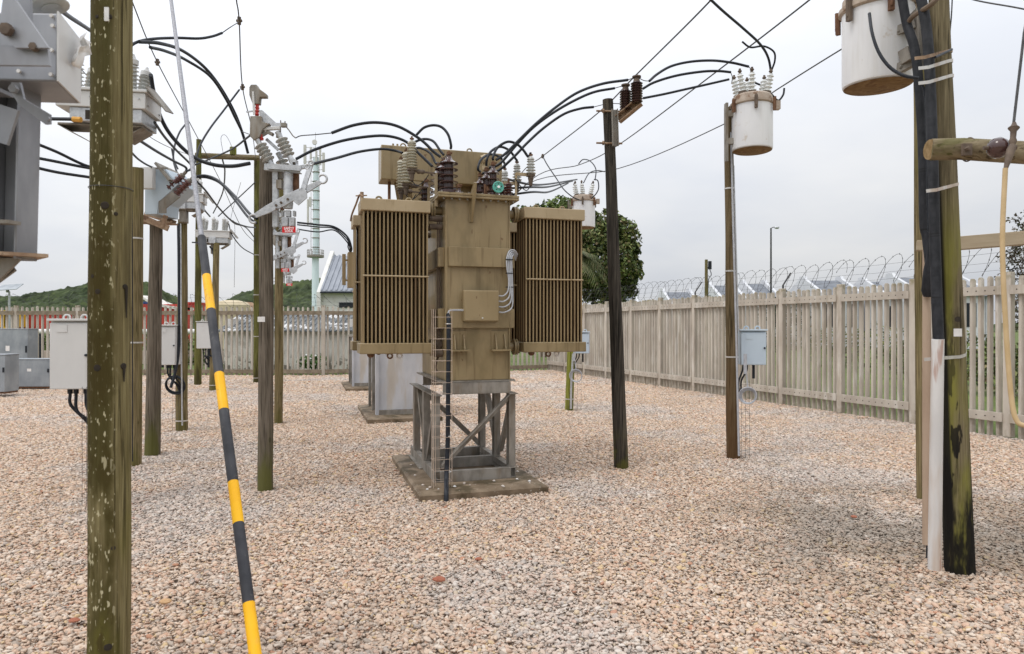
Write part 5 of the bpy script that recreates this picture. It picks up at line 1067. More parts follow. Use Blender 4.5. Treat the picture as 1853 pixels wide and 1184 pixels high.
# ================================================================== disconnector switches
def disconnector():
    D0 = 6.58; r = thing('disconnector_switch', '', 'disconnector', pH[1], 'galvanised disconnector switches on the left poles')
    X = lambda px, py, dz=0: P(px, py, D0+dz)
    q = MB(); q.ibeam(X(480, 303), X(545, 309), .06, .06, t=.008, chan=1); q.beam(X(484, 301, -.05), X(545, 305, -.05), .02, .05); q.build('crossbeam', GALV, r)
    q = MB(); q.ibeam(X(499, 311, .03), X(499, 411, .03), .045, .05, t=.006, up=(1, 0, 0), chan=1); q.build('channel', GALV, r)
    q = MB(); q.beam(X(506, 306, .06), X(506, 324, .06), .06, .07); q.beam(X(507, 327, .02), X(507, 342, .02), .05, .08); q.build('clamp_box', GALVD, r)
    q = MB(); q.lathe(X(522, 312), X(521, 378), [(0, .035), (.06, .045), (.12, .040), (.2, .044), (.75, .042), (.85, .05), (1, .044)], 20); q.build('mechanism_housing', GALV, r)
    q = MB(); q.beam(X(536, 312, .05), X(536, 358, .05), .05, .04); q.beam(X(511, 360, .05), X(511, 380, .05), .03, .03); q.build('rear_channel', RUSTD, r)
    # lever with two hooks
    q = MB(); a, b = X(462, 391, -.06), X(580, 330, -.06); n = (b-a).normalized(); s = n.cross(Vector((0, 1, 0))).normalized()
    if s.z < 0: s = -s
    f = [(0, .022), (.18, .038), (.42, .045), (.60, .042), (.85, .030), (1, .020)]; L_ = (b-a).length
    pts = [a+n*t*L_+s*w_ for t, w_ in f]+[a+n*t*L_-s*w_ for t, w_ in reversed(f)]; q.poly(pts, .02, (0, 1, 0)); lv = q.build('lever', GALV, r, bevel=.003)
    for c, a0, a1 in ((X(459, 396, -.06), 60, 330), (X(584, 324, -.06), -150, 130)):
        q = MB(); q.torus(c, (0, 1, 0), .040, .0115, 22, a0, a1, rs=8); q.build('hook', GALV, lv)
    q = MB()
    for px, py in ((544, 346), (521, 361), (509, 367), (501, 379), (536, 352), (500, 372)): q.bolt(X(px, py, -.071), (0, -1, 0), .012, .012)
    q.build('pivot_bolts', SHOE, lv)
    q = MB(); q.poly([X(532, 352, -.09), X(550, 340, -.09), X(555, 346, -.09), X(556, 358, -.09), X(540, 372, -.09), X(532, 366, -.09)], .015, (0, 1, 0)); q.build('cam_plate', GALV, lv)
    q = MB(); q.beam(X(563, 297, -.04), X(549, 342, -.07), .02, .045, (1, 0, 0)); q.beam(X(541, 304, -.04), X(556, 301, -.04), .03, .035); q.torus(X(556, 302, -.05), (0, 1, 0), .022, .009, 16, rs=6); q.torus(X(563, 295, -.05), (0, 1, 0), .022, .009, 16, rs=6); q.build('link_rod', GALV, r)
    q = MB(); q.cyl(X(535, 303), X(524, 283), .035, 12, .024); q.cbox(X(533, 296), .05, .08, .06, 0); q.build('insulator_foot', GALV, r)
    q = MB(); q.cbox(X(532, 296, -.045), .024, .006, .024); q.build('sight_window', DARK, r)
    for (x0, y0, x1, y1, n_, dz) in ((487, 291, 470, 261, 5, 0), (523, 283, 508, 250, 5, .02), (514, 303, 509, 288, 2, .12)):
        q = MB(); q.sheds(X(x0, y0, dz), X(x1, y1, dz), .026, .062, n_, 22); b = q.build('insulator', PGY, r, smooth=30)
        q = MB(); q.cyl(X(x1, y1, dz), X(x1-5, y1-11, dz), .024, 12, .03); q.cyl(X(x0+1, y0, dz), X(x0+6, y0+10, dz), .022, 12, .03); q.build('end_cap', GALV, b)
    q = MB(); q.beam(X(473, 234), X(508, 232), .035, .032); q.build('contact_arm', OFFW, r, bevel=.005)
    q = MB(); q.beam(X(463, 252), X(487, 238), .02, .028); q.beam(X(486, 240), X(494, 244), .05, .03); q.cyl(X(505, 240, .02), X(503, 250, .02), .02, 10); q.build('contact_jaw', GALVD, r)
    q = MB(); q.poly([X(455, 212), X(475, 212), X(477, 222), X(490, 226), X(478, 236), X(472, 250), X(462, 256), X(454, 248)], .07, (0, 1, 0)); q.build('lower_housing', GALVD, r, bevel=.006)
    q = MB(); q.poly([X(453, 160), X(456, 155), X(466, 155), X(470, 162), X(484, 172), X(484, 178), X(472, 178), X(471, 190), X(459, 190), X(453, 174)], .06, (0, 1, 0)); q.build('upper_housing', GALVD, r, bevel=.006)
    q = MB(); q.beam(X(458, 166, -.035), X(460, 208, -.035), .012, .018, (1, 0, 0)); q.build('side_bar', OFFW, r)
    q = MB(); q.sheds(X(465, 210), X(466, 186), .016, .022, 4, 12); q.sheds(X(474, 254), X(472, 236), .014, .02, 3, 12); q.build('red_insulator', REDI, r)
    q = MB(); q.poly([X(469, 200), X(475, 200), X(500, 223), X(520, 224), X(520, 231), X(494, 230), X(470, 206)], .014, (0, 1, 0)); q.beam(X(446, 203), X(470, 200), .012, .012); q.build('blade', GALV, r)
    q = MB(); q.poly([X(471, 206, .02), X(476, 204, .02), X(490, 224, .02), X(484, 226, .02), X(474, 232, .02)], .05, (0, 1, 0)); q.beam(X(482, 252, .05), X(504, 272, .05), .012, .03); q.build('blade_guide', GALV, r)
    q = MB(); q.torus(X(512, 221), (0, 1, 0), .021, .005, 18, -20, 200, rs=6); q.beam(X(508, 218), X(508, 239), .006, .01); q.build('pull_ring', SHOE, r)
    q = MB(); q.cbox(X(514, 227, -.01), .05, .05, .035); q.tube([X(519, 231), X(523, 236), X(530, 246), X(535, 250)], .006, 6); q.build('terminal_pad', GALVD, r)
    # lock box and sign
    q = MB(); q.cbox(X(522, 387), .045, .05, .06); q.cbox(X(512, 387, .03), .02, .05, .05); q.cbox(X(533, 387, .03), .02, .05, .05); q.build('lock_linkage', GALV, r)
    q = MB(); q.cbox(X(516.5, 402), .062, .05, .09); q.cbox(X(529, 402), .055, .05, .09); q.build('lock_box', GALV, r, bevel=.006)
    q = MB(); q.cbox(X(523, 416, -.04), .128, .006, .056); sg = q.build('lock_sign', REDS, r)
    for tx, dz in (('SAFETY', .003), ('LOCK', -.021)):
        cu = bpy.data.curves.new('sign_text', 'FONT'); cu.body = tx; cu.size = .029; cu.align_x = 'CENTER'; cu.extrude = .001; cu.offset = .0007
        o = bpy.data.objects.new('sign_text', cu); COL.objects.link(o); dg = bpy.context.evaluated_depsgraph_get(); me = bpy.data.meshes.new_from_object(o.evaluated_get(dg)); bpy.data.objects.remove(o)
        c = X(523, 416, -.0450)+UP*dz-Vector(r['_o']); mm = Matrix.Translation(c) @ Matrix.Rotation(R(90), 4, 'X')
        me.transform(mm); me.materials.clear(); me.materials.append(SIGW); o = bpy.data.objects.new('lettering', me); COL.objects.link(o); o.parent = sg; tag(o, 'white letters reading SAFETY' if tx == 'SAFETY' else 'white letters reading LOCK')
    q = MB()
    for px, py in ((503, 433-0), ): pass
    q.tube([X(500, 330, .03), X(492, 330, .03)], .006, 6); q.tube([X(500, 342, .03), X(492, 342, .03)], .006, 6); q.build('side_pins', SHOE, r)
    return r
ds = disconnector(); ds['label'] = 'nearest galvanised disconnector switch with curved hooks and the largest SAFETY LOCK sign'
bpy.context.view_layer.update()
for base, lb in ((Vector((pH[1].x*11.4/6.74+.10, 11.4, 0)), 'middle disconnector switch below the nearest one with smaller SAFETY LOCK sign'), (Vector((pH[1].x*15.2/6.74+.30, 15.2, 0)), 'farthest disconnector switch with the smallest and lowest SAFETY LOCK sign')):
    c = copy_tree(ds); c.location = base; c['label'] = lb

# ================================================================== foreground, left edge
fp = Vector((-2.45, 2.15, 0)); r = thing('utility_pole', 'pole just outside the left edge holding the near steel switchgear', 'pole', fp, 'wooden poles in the yard'); q = MB(); q.tube([fp, fp+UP*4.5], .11, 24, r1=.10, jitter=.02); q.build('shaft', W_BR, r, smooth=50)
d = 2.35; r = thing('switchgear_bracket', 'large galvanised steel column and brackets at the left edge', 'bracket', P(20, 460, d))
X = lambda px, py, dz=0: P(px, py, d+dz)
q = MB(); q.ibeam(X(16, 470, .1), X(24, 150, .1), .11, .13, t=.010, up=(1, 0, 0), chan=1); q.build('column', GALVS, r, bevel=.003)
q = MB(); q.poly([X(-200, 447, .1), X(88, 463, 0), X(60, 470, .35), X(-200, 458, .5)], .012, (0, .05, 1)); q.build('shelf_plate', RUST, r)
q = MB(); q.poly([X(-40, 520, .1), X(-40, 466, .1), X(40, 468, .1), X(0, 508, .1)], .012, (0, 1, 0)); q.beam(X(-160, 610, .14), X(20, 478, .14), .06, .012, (0, 1, 0)); q.build('gusset', GALVD, r)
q = MB(); q.beam(X(-120, 400, .05), X(27, 403, 0), .05, .012); q.cbox(X(52, 463, .05), .03, .03, .015); q.build('shelf_angle', GALVD, r)
q = MB(); q.beam(X(-120, 185, -.1), X(25, 232, -.1), .012, .12, UP); q.beam(X(-110, 160, -.1), X(5, 165, -.1), .10, .012); q.build('lower_arm', GALVS, r)
q = MB(); q.poly([X(22, 150, -.12), X(38, 150, -.12), X(45, 180, -.12), X(92, 208, -.12), X(92, 225, -.12), X(84, 226, -.12), X(36, 190, -.12), X(22, 168, -.12)], .010, (0, 1, .15)); q.bolt(X(28, 163, -.13), (0, -1, 0), .014, .015); q.bolt(X(88, 216, -.128), (0, -1, 0), .008, .008); q.build('lug_arm', GALVS, r)
q = MB(); q.poly([X(-130, 85, -.35), X(88, 87, -.35), X(92, 120, -.35), X(-130, 118, -.35)], .010, (0, 1, 0)); q.poly([X(-130, 84, -.35), X(88, 86, -.35), X(88, 86, -.2), X(-130, 84, -.2)], .01, (0, 0, 1)); q.poly([X(10, -20, -.37), X(16, -20, -.37), X(90, 88, -.37), X(30, 88, -.37), X(0, 60, -.37)], .010, (0, 1, 0)); q.poly([X(-60, -40, -.30), X(55, -40, -.30), X(58, 40, -.30), X(35, 30, -.30), X(10, -4, -.30), X(-60, -4, -.30)], .012, (0, 1, 0)); q.build('diagonal_bracket', GALVS, r)
q = MB(); q.bolt(X(16, 56, -.38), (0, -1, 0), .018, .018); q.bolt(X(66, 88, -.36), (0, -1, 0), .012, .018); q.build('bolts', SHOE, r)
r = thing('switchgear_cabinet', 'grey metal switchgear housing with torn white paper at the top left edge', 'cabinet', X(60, 190, 0))
a0 = X(-220, 22, .05); z1, z0 = X(0, 24, .0).z, X(0, 148, 0).z; x1 = X(104, 0, 0).x
q = MB(); f0 = [Vector((-2.7, d, z0+.03)), Vector((x1, d, z0)), Vector((x1, d, z1)), Vector((-2.7, d, z1+.02))]; dp_ = Vector((-.072, .236, 0))
f1 = [p+dp_ for p in f0]; q.add(f0+f1, [(0, 1, 2, 3), (7, 6, 5, 4), (0, 4, 5, 1), (1, 5, 6, 2), (2, 6, 7, 3), (3, 7, 4, 0)]); q.build('housing', GALVS, r, bevel=.006)
q = MB(); cov = [(x1+.002, z0), (x1+.002, z1)]
q.add([Vector((x1+.002, d-.006, z0)), Vector((x1+.008, d-.006, z0)), Vector((x1+.008, d-.006, z1+.004)), Vector((x1+.002, d-.006, z1+.004))]+[v+dp_ for v in [Vector((x1+.002, d-.006, z0)), Vector((x1+.008, d-.006, z0)), Vector((x1+.008, d-.006, z1+.004)), Vector((x1+.002, d-.006, z1+.004))]], [(0, 1, 2, 3), (7, 6, 5, 4), (0, 4, 5, 1), (1, 5, 6, 2), (2, 6, 7, 3), (3, 7, 4, 0)]); q.build('end_cover', OFFW, r)
q = MB()
for px, py in ((95, 30), (97, 48), (95, 92), (94, 136), (36, 130)): q.bolt(X(px, py, -.006), (0, -1, 0), .007, .008)
q.build('screws', ALU, r)
q = MB(); base = Vector((x1-.012, d+.13, X(0, 62, .13).z)); rgp = random.Random(2); gp = []
for i in range(7):
    for j in range(4): gp.append(base+Vector((-.010*j+.012*rgp.random()+(.02 if j in (0, 3) else 0), .026*j-.010*i+(.03 if i == 2 else 0), -.021*i+.008*rgp.random())))
q.add(gp, [(i*4+j, i*4+j+1, (i+1)*4+j+1, (i+1)*4+j) for i in range(6) for j in range(3)]); pp = q.build('torn_paper', PAPER, r); sm = pp.modifiers.new('thickness', 'SOLIDIFY'); sm.thickness = .002
q = MB(); q.lathe(X(45, 14, .2), X(100, -2, .1), [(0, .05), (.2, .05), (.6, .045), (1, .03)], 16); q.sheds(X(95, 18, .1), X(70, -60, .1), .03, .06, 4, 18); q.build('bushing', PGY, r)

# steel boxes on the gravel at left
def steel_box(px0, px1, pyt, pyb, d, lb, dep=.45, rz=0, bottom=None):
    a, b = P(px0, pyt, d), P(px1, pyb, d); wd = b.x-a.x; z1 = a.z; z0 = max(0.0, b.z) if bottom is None else bottom; r = thing('steel_box', lb, 'metal box', ((a.x+b.x)/2, d, z0), 'grey steel boxes at the left edge', local=True, rz=rz); h = z1-z0
    q = MB(); q.box(-wd/2, wd/2, 0, dep, .03, h); q.build('body', GALVG, r, bevel=.008)
    q = MB(); q.box(-wd/2-.012, wd/2+.012, -.012, dep+.012, h+.001, h+.02); q.build('lid', GALVG, r, bevel=.004)
    q = MB(); q.box(-wd/2+.01, wd/2-.01, .02, dep-.02, -.01, .029); q.build('base', RUSTD, r)
    q = MB(); q.box(-wd*.05, wd*.05, -.003, -.0005, h*.58, h*.68); q.box(-wd*.44, -wd*.30, -.003, -.0005, h*.83, h*.90); q.build('label_plate', PAPER, r)
    for z in (.25, .75): q = MB(); q.cyl((-wd/2-.01, .01, h*z-.03), (-wd/2-.01, .01, h*z+.03), .012, 8); q.build('hinge', GALVD, r)
    q = MB(); q.box(wd*.45, wd*.49, -.02, -.0005, h*.55, h*.68); q.build('latch', CABLE, r)
steel_box(16, 90, 651, 702, 17.6, 'grey steel box with small labels standing on the gravel nearest the grey cabinet')
steel_box(-22, 50, 596, 648, 20.2, 'taller pale grey steel box behind the labelled box', bottom=0)
steel_box(-60, 9, 643, 712, 15.6, 'grey steel box cut by the left picture edge')

# ================================================================== stay wire with striped guard
gA = P(365, 430, 4.4); gB = P(462, 1184, 2.8); dr_ = (gB-gA).normalized(); gnd = gA+dr_*(gA.z/-dr_.z); top = gA-dr_*4.6
r = thing('stay_wire', 'grey stay wire with yellow and black striped guard slanting across the left foreground', 'stay wire', gnd)
q = MB(); q.tube([gA+dr_*.3, gA, top], .0165, 12); q.tube([gnd, gA], .010, 8)
q.build('wire', GUY, r)
def on_line(py):          # point on the stay line seen at this image height
    lo, hi = -5, 5
    for _ in range(50):
        m_ = (lo+hi)/2; p = gA+dr_*m_; y = 592-(p.z-EYE)*F/p.y
        if y < py: lo = m_
        else: hi = m_
    return gA+dr_*lo
yy = [430, 500, 562, 677, 743, 873, 948, 1092, 1184]
for i, (a, b) in enumerate(zip(yy, yy[1:])):
    p, q_ = on_line(a), (on_line(b) if i < 7 else gA+dr_*((gB-gA).length+.06)); q = MB(); q.tube([p, p.lerp(q_, .5), q_], .0255, 20); q.build('yellow_stripe' if i % 2 else 'black_stripe', YEL if i % 2 else BLK, r)
q = MB(); q.cyl(gnd-dr_*.0+UP*-.02, gnd-dr_*.14, .012, 8); q.build('ground_rod', RUSTD, r)

# ================================================================== right foreground details
q = MB(); q.tube([P(1684, 271, 4.0), P(1740, 270, 3.95), P(1853, 277, 3.8), P(2100, 288, 3.6), P(2700, 312, 3.2)], [.062, .062, .062, .062, .062], 24, jitter=.03)
o = single(q, 'log_crossarm', W_LOG, 'thick round log crossarm bolted to the tar streaked pole', 'crossarm', P(1690, 271, 4.0))
q = MB(); q.cyl(P(1681, 271, 4.0), P(1683.4, 271, 4.0), .058, 24); e_ = q.build('cut_end', mat('sawn_log_end', (.20, .13, .055), (.32, .22, .11), 30, rough=.85, bump=.5), None); e_.parent = o
for v in e_.data.vertices: v.co = v.co-Vector(o.location)
q = MB(); q.cbox(P(1749, 271, 3.87), .052, .02, .065); q.bolt(P(1749, 270, 3.86), (0, -1, 0), .013, .03); q.torus(P(1752, 271, 3.94), (1, 0, 0), .066, .004, 28, rs=6); c_ = q.build('clamp_plate', SHOE, None); c_.parent = o
for v in c_.data.vertices: v.co = v.co-Vector(o.location)
r = thing('stay_insulator', 'dark brown ball insulator clipped beside the earth rod at the right edge', 'insulator', P(1806, 268, 3.5))
q = MB(); c = P(1806, 268, 3.5); q.lathe(c+Vector((-.052, 0, 0)), c+Vector((.052, 0, 0)), [(0, .012), (.08, .030), (.25, .047), (.5, .055), (.75, .047), (.85, .035), (.93, .02), (1, .014)], 28); q.build('ball', PBR, r, smooth=60)
q = MB(); q.cyl(c+Vector((-.075, 0, 0)), c+Vector((-.05, 0, 0)), .010, 10); q.cyl(c+Vector((.05, -.002, 0)), c+Vector((.085, -.01, 0)), .014, 10); q.build('pin', SHOE, r)
r = thing('earth_conductor', 'grey rod with lumpy clamp joining a tan insulated cable at the right edge', 'conductor', P(1850, 770, 3.3))
q = MB(); q.tube([P(1875, -60, 3.5), P(1853, 60, 3.5), P(1833, 232, 3.45)], .0065, 8); q.build('rod', WIRE, r)
q = MB(); q.lathe(P(1835, 222, 3.45), P(1832, 262, 3.43), [(0, .008), (.15, .014), (.25, .026), (.4, .014), (.7, .013), (.85, .018), (1, .012)], 14); q.lathe(P(1832, 262, 3.43), P(1819, 308, 3.40), [(0, .012), (.2, .020), (.5, .017), (.8, .012), (1, .009)], 14); q.build('clamp', SHOE, r)
q = MB(); q.tube(spline([P(1819, 305, 3.40), P(1814, 420, 3.38), P(1816, 520, 3.36), P(1823, 640, 3.34), P(1830, 720, 3.32), P(1838, 758, 3.3), P(1853, 770, 3.28), P(1900, 776, 3.25), P(1960, 800, 3.2), P(1985, 900, 3.15), Vector((2.74, 3.12, .3)), Vector((2.75, 3.12, -.03))], 8), .0115, 12); q.build('insulated_cable', HOSE, r)
q = MB(); q.beam(P(1658, 445, 6.15), P(1683, 445, 6.1), .10, .09); q.beam(P(1684, 445, 6.1), P(2500, 378, 5.0), .10, .115)
single(q, 'timber_rail', W_SQ, 'square sawn timber rail running right from behind the tar streaked pole', 'rail', P(1660, 445, 6.1), bevel=.004)
q = MB(); q.tube([P(1697, 614, 4.16)-UP*.0, P(1694, 800, 4.2), P(1691, 1030, 4.22)], [.034, .036, .038], 20); q.v = q.v
single(q, 'protective_pipe', PVCW, 'stained white protective pipe strapped to the front of the tar streaked pole', 'pipe', Vector((P(1691, 1030, 4.22).x, 4.22, 0)))
q = MB(); q.tube([P(1676, 453, 4.45), P(1677, 700, 4.5), P(1677, 985, 4.5)], [.022, .027, .027], 16)
single(q, 'protective_pipe', PVCT, 'thinner tan protective pipe left of the stained white pipe', 'pipe', P(1677, 985, 4.5))
q = MB(); q.tube([P(1679, 975, 4.5), P(1679, 1010, 4.5)], .012, 8); single(q, 'cable', CABLE, 'short black cable end below the tan protective pipe', 'cable', P(1679, 1010, 4.5))
conduit([P(1628, -30, 4.6), P(1640, 40, 4.58), P(1655, 90, 4.52), P(1664, 170, 4.48), P(1670, 280, 4.46), P(1672, 400, 4.45), P(1677, 430, 4.44), P(1684, 490, 4.40)], .029, WRAP, 'left wrapped black power cable descending the tar streaked pole', 'power_cable', 16, 'cable', 8)
conduit([P(1661, -30, 4.42), P(1676, 50, 4.38), P(1683, 150, 4.34), P(1688, 300, 4.28), P(1691, 420, 4.24), P(1695, 540, 4.2), P(1698, 618, 4.17)], .031, WRAP, 'right wrapped black power cable entering the stained white pipe', 'power_cable', 16, 'cable', 8)
q = MB(); q.lathe(P(1686, 430, 4.36), P(1680, 537, 4.42), [(0, .018), (.3, .024), (.55, .038), (.9, .044), (1, .030)], 16); single(q, 'cable_end_cap', WRAP, 'bulky black taped cable end in front of the tan pipe', 'cable', P(1680, 537, 4.42))
conduit([P(1573, 25, 4.65), P(1578, 60, 4.55), P(1590, 95, 4.5), P(1610, 122, 4.45), P(1635, 137, 4.4), P(1662, 142, 4.36)], .0105, CABLE, 'thin black cable looping from the nearest white drum to the pole', 'cable', 10, 'cable', 8)
conduit([P(1664, 143, 4.36), P(1673, 170, 4.36), P(1677, 240, 4.36), P(1678, 330, 4.36), P(1680, 420, 4.36)], .007, CABLE, 'thin black cable lying between the two wrapped power cables', 'cable', 8, 'cable', 8)
conduit([P(1640, 48, 4.6), P(1652, 30, 4.5), P(1685, 8, 4.3), P(1710, -20, 4.3)], .016, mat('brown_strap', (.12, .085, .06), (.2, .15, .11), 10, rough=.8), 'brown strap bar crossing the top of the power cables', 'strap_bar', 8, 'strap')
ax0, ax1 = pM[1], pM[2]
def strap(py, px0, m, tlt=.02):
    z = EYE-(py-592)*4.5/F; c = ax0.lerp(ax1, z/ax1.z); rr_ = (.105+(.062-.105)*z/ax1.z)*.84+.004; q = MB()
    pts = [P(px0, py+6, 4.18), P(px0+18, py+4, 4.18)]+[Vector((c.x+math.cos(a)*rr_, c.y-math.sin(a)*rr_, z+tlt*math.cos(a))) for a in [math.pi*.5-i*.25 for i in range(12)]]
    for a, b in zip(pts, pts[1:]): q.beam(a, b, .003, .020, UP)
    q.build('steel_strap', m, pM[0])
for py, px0, m in ((100, 1655, RUST), (118, 1662, PVCW), (145, 1662, PVCW), (340, 1676, PVCW), (645, 1672, ALU)): strap(py, px0, m)
q = MB(); q.tube([P(1692, 104, 4.2), P(1722, 90, 4.35)], .008, 8); q.build('earth_stub', CABLE, pM[0])
q = MB(); q.cyl(P(1733, 578, 4.37), P(1733, 578, 4.34), .018, 12); q.build('bolt_hole', DARK, pM[0])
conduit([P(1724, -40, 4.5), P(1722, 20, 4.5), P(1718, 70, 4.5), P(1718, 95, 4.5)], .004, WIRE, 'thin wire along the right side of the tar streaked pole top', 'wire', 6, 'wire')

# ================================================================== overhead lines (5 m up, bare)
def line(pts, r_, lb, m=WIRE, name='overhead_line', grp='bare overhead lines', cat='overhead line', n=8, sag=0):
    q = MB(); p = spline(pts, n)
    if sag: p = [v-UP*sag*4*(i/(len(p)-1))*(1-i/(len(p)-1)) for i, v in enumerate(p)]
    q.tube(p, r_, 8); return single(q, name, m, lb, cat, pts[0], grp)
def at5(px, py, z=5.0): dd = (z-EYE)*F/(592-py); return P(px, py, dd)
fg = Vector((-1.9, 23, 4.96))
line([at5(1330, -60), at5(1285, 2), at5(1150, 137), at5(1083, 204), at5(982, 283), at5(940, 318), fg+Vector((.9, 0, 0))], .009, 'overhead line crossing behind the black pole top, the steepest of three at right')
line([at5(1560, -80), at5(1465, 0), at5(1290, 135), at5(1120, 262), at5(1050, 298), at5(962, 325), fg+Vector((1.1, 0, 0))], .009, 'middle overhead line descending from the top edge past the white drum switch')
line([at5(1700, -15), P(1525, 88, 8.33), at5(1405, 163), at5(1310, 225), at5(1120, 305), at5(955, 333), fg+Vector((1.25, 0, 0))], .009, 'lowest overhead line at right running behind the white drum switch')
line([at5(225, -35), at5(240, 5), at5(285, 113), at5(350, 235), at5(400, 330), P(436, 410, 17), P(462, 440, 19.6)], .007, 'thin overhead line descending past the stay wire at left')
line([at5(424, -60), at5(428, 0), at5(433, 40), at5(439, 158), at5(456, 235), P(463, 290, 19.3)], .007, 'thin overhead line dropping onto the nearest disconnector switch')
line([at5(130, 105), at5(165, 145), at5(254, 235), at5(311, 269), P(356, 284, 19.2)], .006, 'thin overhead line passing behind the thick mossy pole')
line([P(1700, -22, 8), P(1762, 0, 7.5), P(1853, 17, 7), P(2000, 50, 6.5)], .008, 'thin overhead line across the top right corner')
line([P(436, 330, 15), P(418, 395, 15.2), P(425, 410, 15), P(424, 520, 16)], .004, 'thin vertical dropper wire behind the striped guard', grp=None)
line([P(404, 278, 19.3), P(400, 250, 19.3), P(408, 245, 19.3), P(418, 262, 19.3), P(421, 278, 19.3)], .006, 'small looped jumper wire above the timber crossarm', grp=None)
q = MB()
for p in [at5(982, 283), at5(439, 158), at5(433, 38), at5(285, 113)]: q = MB(); q.cyl(p-UP*.04, p+UP*.04, .022, 8); q.cyl(p+Vector((-.03, 0, 0)), p+Vector((.03, 0, 0)), .016, 8); single(q, 'line_clamp', SHOE, {982: 'clamp on the steepest right overhead line', 439: 'clamp on the thin line just left of the disconnector head', 433: 'upper clamp on the thin line near the top edge', 285: 'clamp on the thin line right of the nearest recloser'}[round(926.5+p.x*F/p.y)], 'clamp', p, 'clamps on overhead lines')

# ================================================================== cables
def cable(lb, pts, r_=.0155, m=CABLE, grp=None, n=8, name='jumper_cable'):
    q = MB(); q.tube(spline(pts, n), r_, 10); return single(q, name, m, lb, 'cable', pts[0], grp)
gT = 'black jumper cables on the transformer'; gJ = 'black jumper cables between pole and drum switch'; gL = 'black jumper cables between the left poles'
a = LB
cable('longest top black cable arching from the nearest disconnector to the front brown bushing', [P(600, 241, 6.6), P(640, 227, 6.65), P(680, 222, 6.7), P(720, 229, 6.75), P(760, 252, 6.8), P(785, 275, 6.8), P(797, 284, 6.8)], .0145, grp=gT)
cable('thin bare tail from the long top cable to the front brown bushing', [P(797, 284, 6.8), P(802, 288, 6.8), a[0]], .004, WIRE)
cable('thin bare wire joining the disconnector terminal to the long top cable', [P(535, 250, 6.58), P(545, 246, 6.6), P(570, 244, 6.6), P(600, 241, 6.6)], .005, WIRE)
cable('middle black cable arching over the left radiator behind the cream arresters', [P(536, 288, 6.6), P(570, 271, 6.7), P(620, 255, 6.8), P(670, 247, 6.95), P(705, 247, 7.1), P(735, 257, 7.15), P(760, 280, 7.15), P(782, 301, 7.1)], .0145, grp=gT)
cable('thin bare tail from the middle cable to the second brown bushing', [P(782, 301, 7.1), P(790, 302, 7.1), a[1]], .004, WIRE)
cable('lowest black cable arching over the left radiator to the far arrester', [P(566, 297, 6.6), P(610, 286, 7.0), P(650, 275, 7.3), P(690, 270, 7.5), P(715, 273, 7.6), P(728, 277, 7.55)], .0145, grp=gT)
cable('thin bare tail from the disconnector to the lowest cable', [P(541, 302, 6.6), P(554, 300, 6.6), P(566, 297, 6.6)], .004, WIRE)
cable('largest black loop from the nearest cream arrester to the front brown bushing', [LA[0]+Vector((.05, 0, .02)), P(756, 242, 6.85), P(768, 231, 6.85), P(785, 227, 6.85), P(800, 231, 6.83), P(811, 244, 6.8), P(816, 262, 6.8), a[0]+Vector((.02, 0, .03))], .0135, grp=gT)
cable('middle black loop from a cream arrester to the second brown bushing', [LA[1]+Vector((.05, 0, .0)), P(750, 258, 7.2), P(768, 252, 7.2), P(784, 256, 7.15), P(796, 272, 7.1), a[1]+UP*.03], .0135, grp=gT)
cable('small black loop from the far cream arrester to the third brown bushing', [LA[2]+Vector((.04, 0, .0)), P(752, 269, 7.5), P(766, 270, 7.45), P(780, 279, 7.4), P(788, 295, 7.36), a[2]+UP*.0], .0135, grp=gT)
b = RBu
JT1, JT2 = JT
cable('uppermost black cable sweeping from the front right bushing up to the taller brown insulator', [b[0]+Vector((.03, 0, .02)), P(915, 278, 7.0), P(940, 253, 7.05), P(970, 224, 7.1), P(1005, 195, 7.2), P(1045, 168, 7.3), P(1090, 152, 7.45), P(1136, 145, 7.6)], .0145, grp=gT)
cable('second black cable sweeping from the right bushings up to the shorter brown insulator', [b[1]+Vector((.03, 0, .0)), P(905, 296, 7.2), P(935, 262, 7.25), P(965, 231, 7.3), P(1000, 205, 7.4), P(1040, 182, 7.5), P(1075, 167, 7.6), P(1112, 160, 7.7)], .0145, grp=gT)
cable('lowest black cable sweeping from the right bushings toward the black pole', [b[2]+Vector((.03, 0, 0)), P(900, 310, 7.4), P(930, 284, 7.4), P(955, 258, 7.5), P(985, 231, 7.6), P(1020, 207, 7.65), P(1050, 197, 7.7), P(1074, 194, 7.75)], .0145, grp=gT)
for lb, p, q2, t_ in (('thin bare tail ending at the taller brown insulator', P(1136, 145, 7.6), None, JT2), ('thin bare tail ending at the shorter brown insulator', P(1112, 160, 7.7), None, JT1), ('thin bare tail passing behind the black pole top', P(1074, 194, 7.75), P(1100, 188, 7.95), P(1122, 188, 7.8))): cable(lb, [p, (p+t_)/2 if q2 is None else q2, t_], .0045, WIRE)
cable('tallest black loop from the front right bushing to the rightmost grey arrester', [b[0]+Vector((0, 0, .02)), P(892, 285, 6.95), P(900, 268, 7.0), P(918, 257, 7.05), P(935, 261, 7.1), P(947, 272, 7.1), P(956, 284, 7.12), RA[0]+UP*.0], .0135, grp=gT)
cable('second black loop from the middle right bushing to the middle grey arrester', [b[1]+UP*.02, P(881, 289, 7.2), P(889, 274, 7.25), P(905, 266, 7.35), P(922, 273, 7.45), P(934, 289, 7.5), RA[1]+UP*.0], .0135, grp=gT)
cable('leftmost black loop from the rear right bushing to the rear grey arrester', [b[2]+UP*.02, P(865, 306, 7.4), P(870, 290, 7.45), P(885, 280, 7.6), P(902, 283, 7.75), P(912, 294, 7.85), RA[2]+UP*.0], .0135, grp=gT)
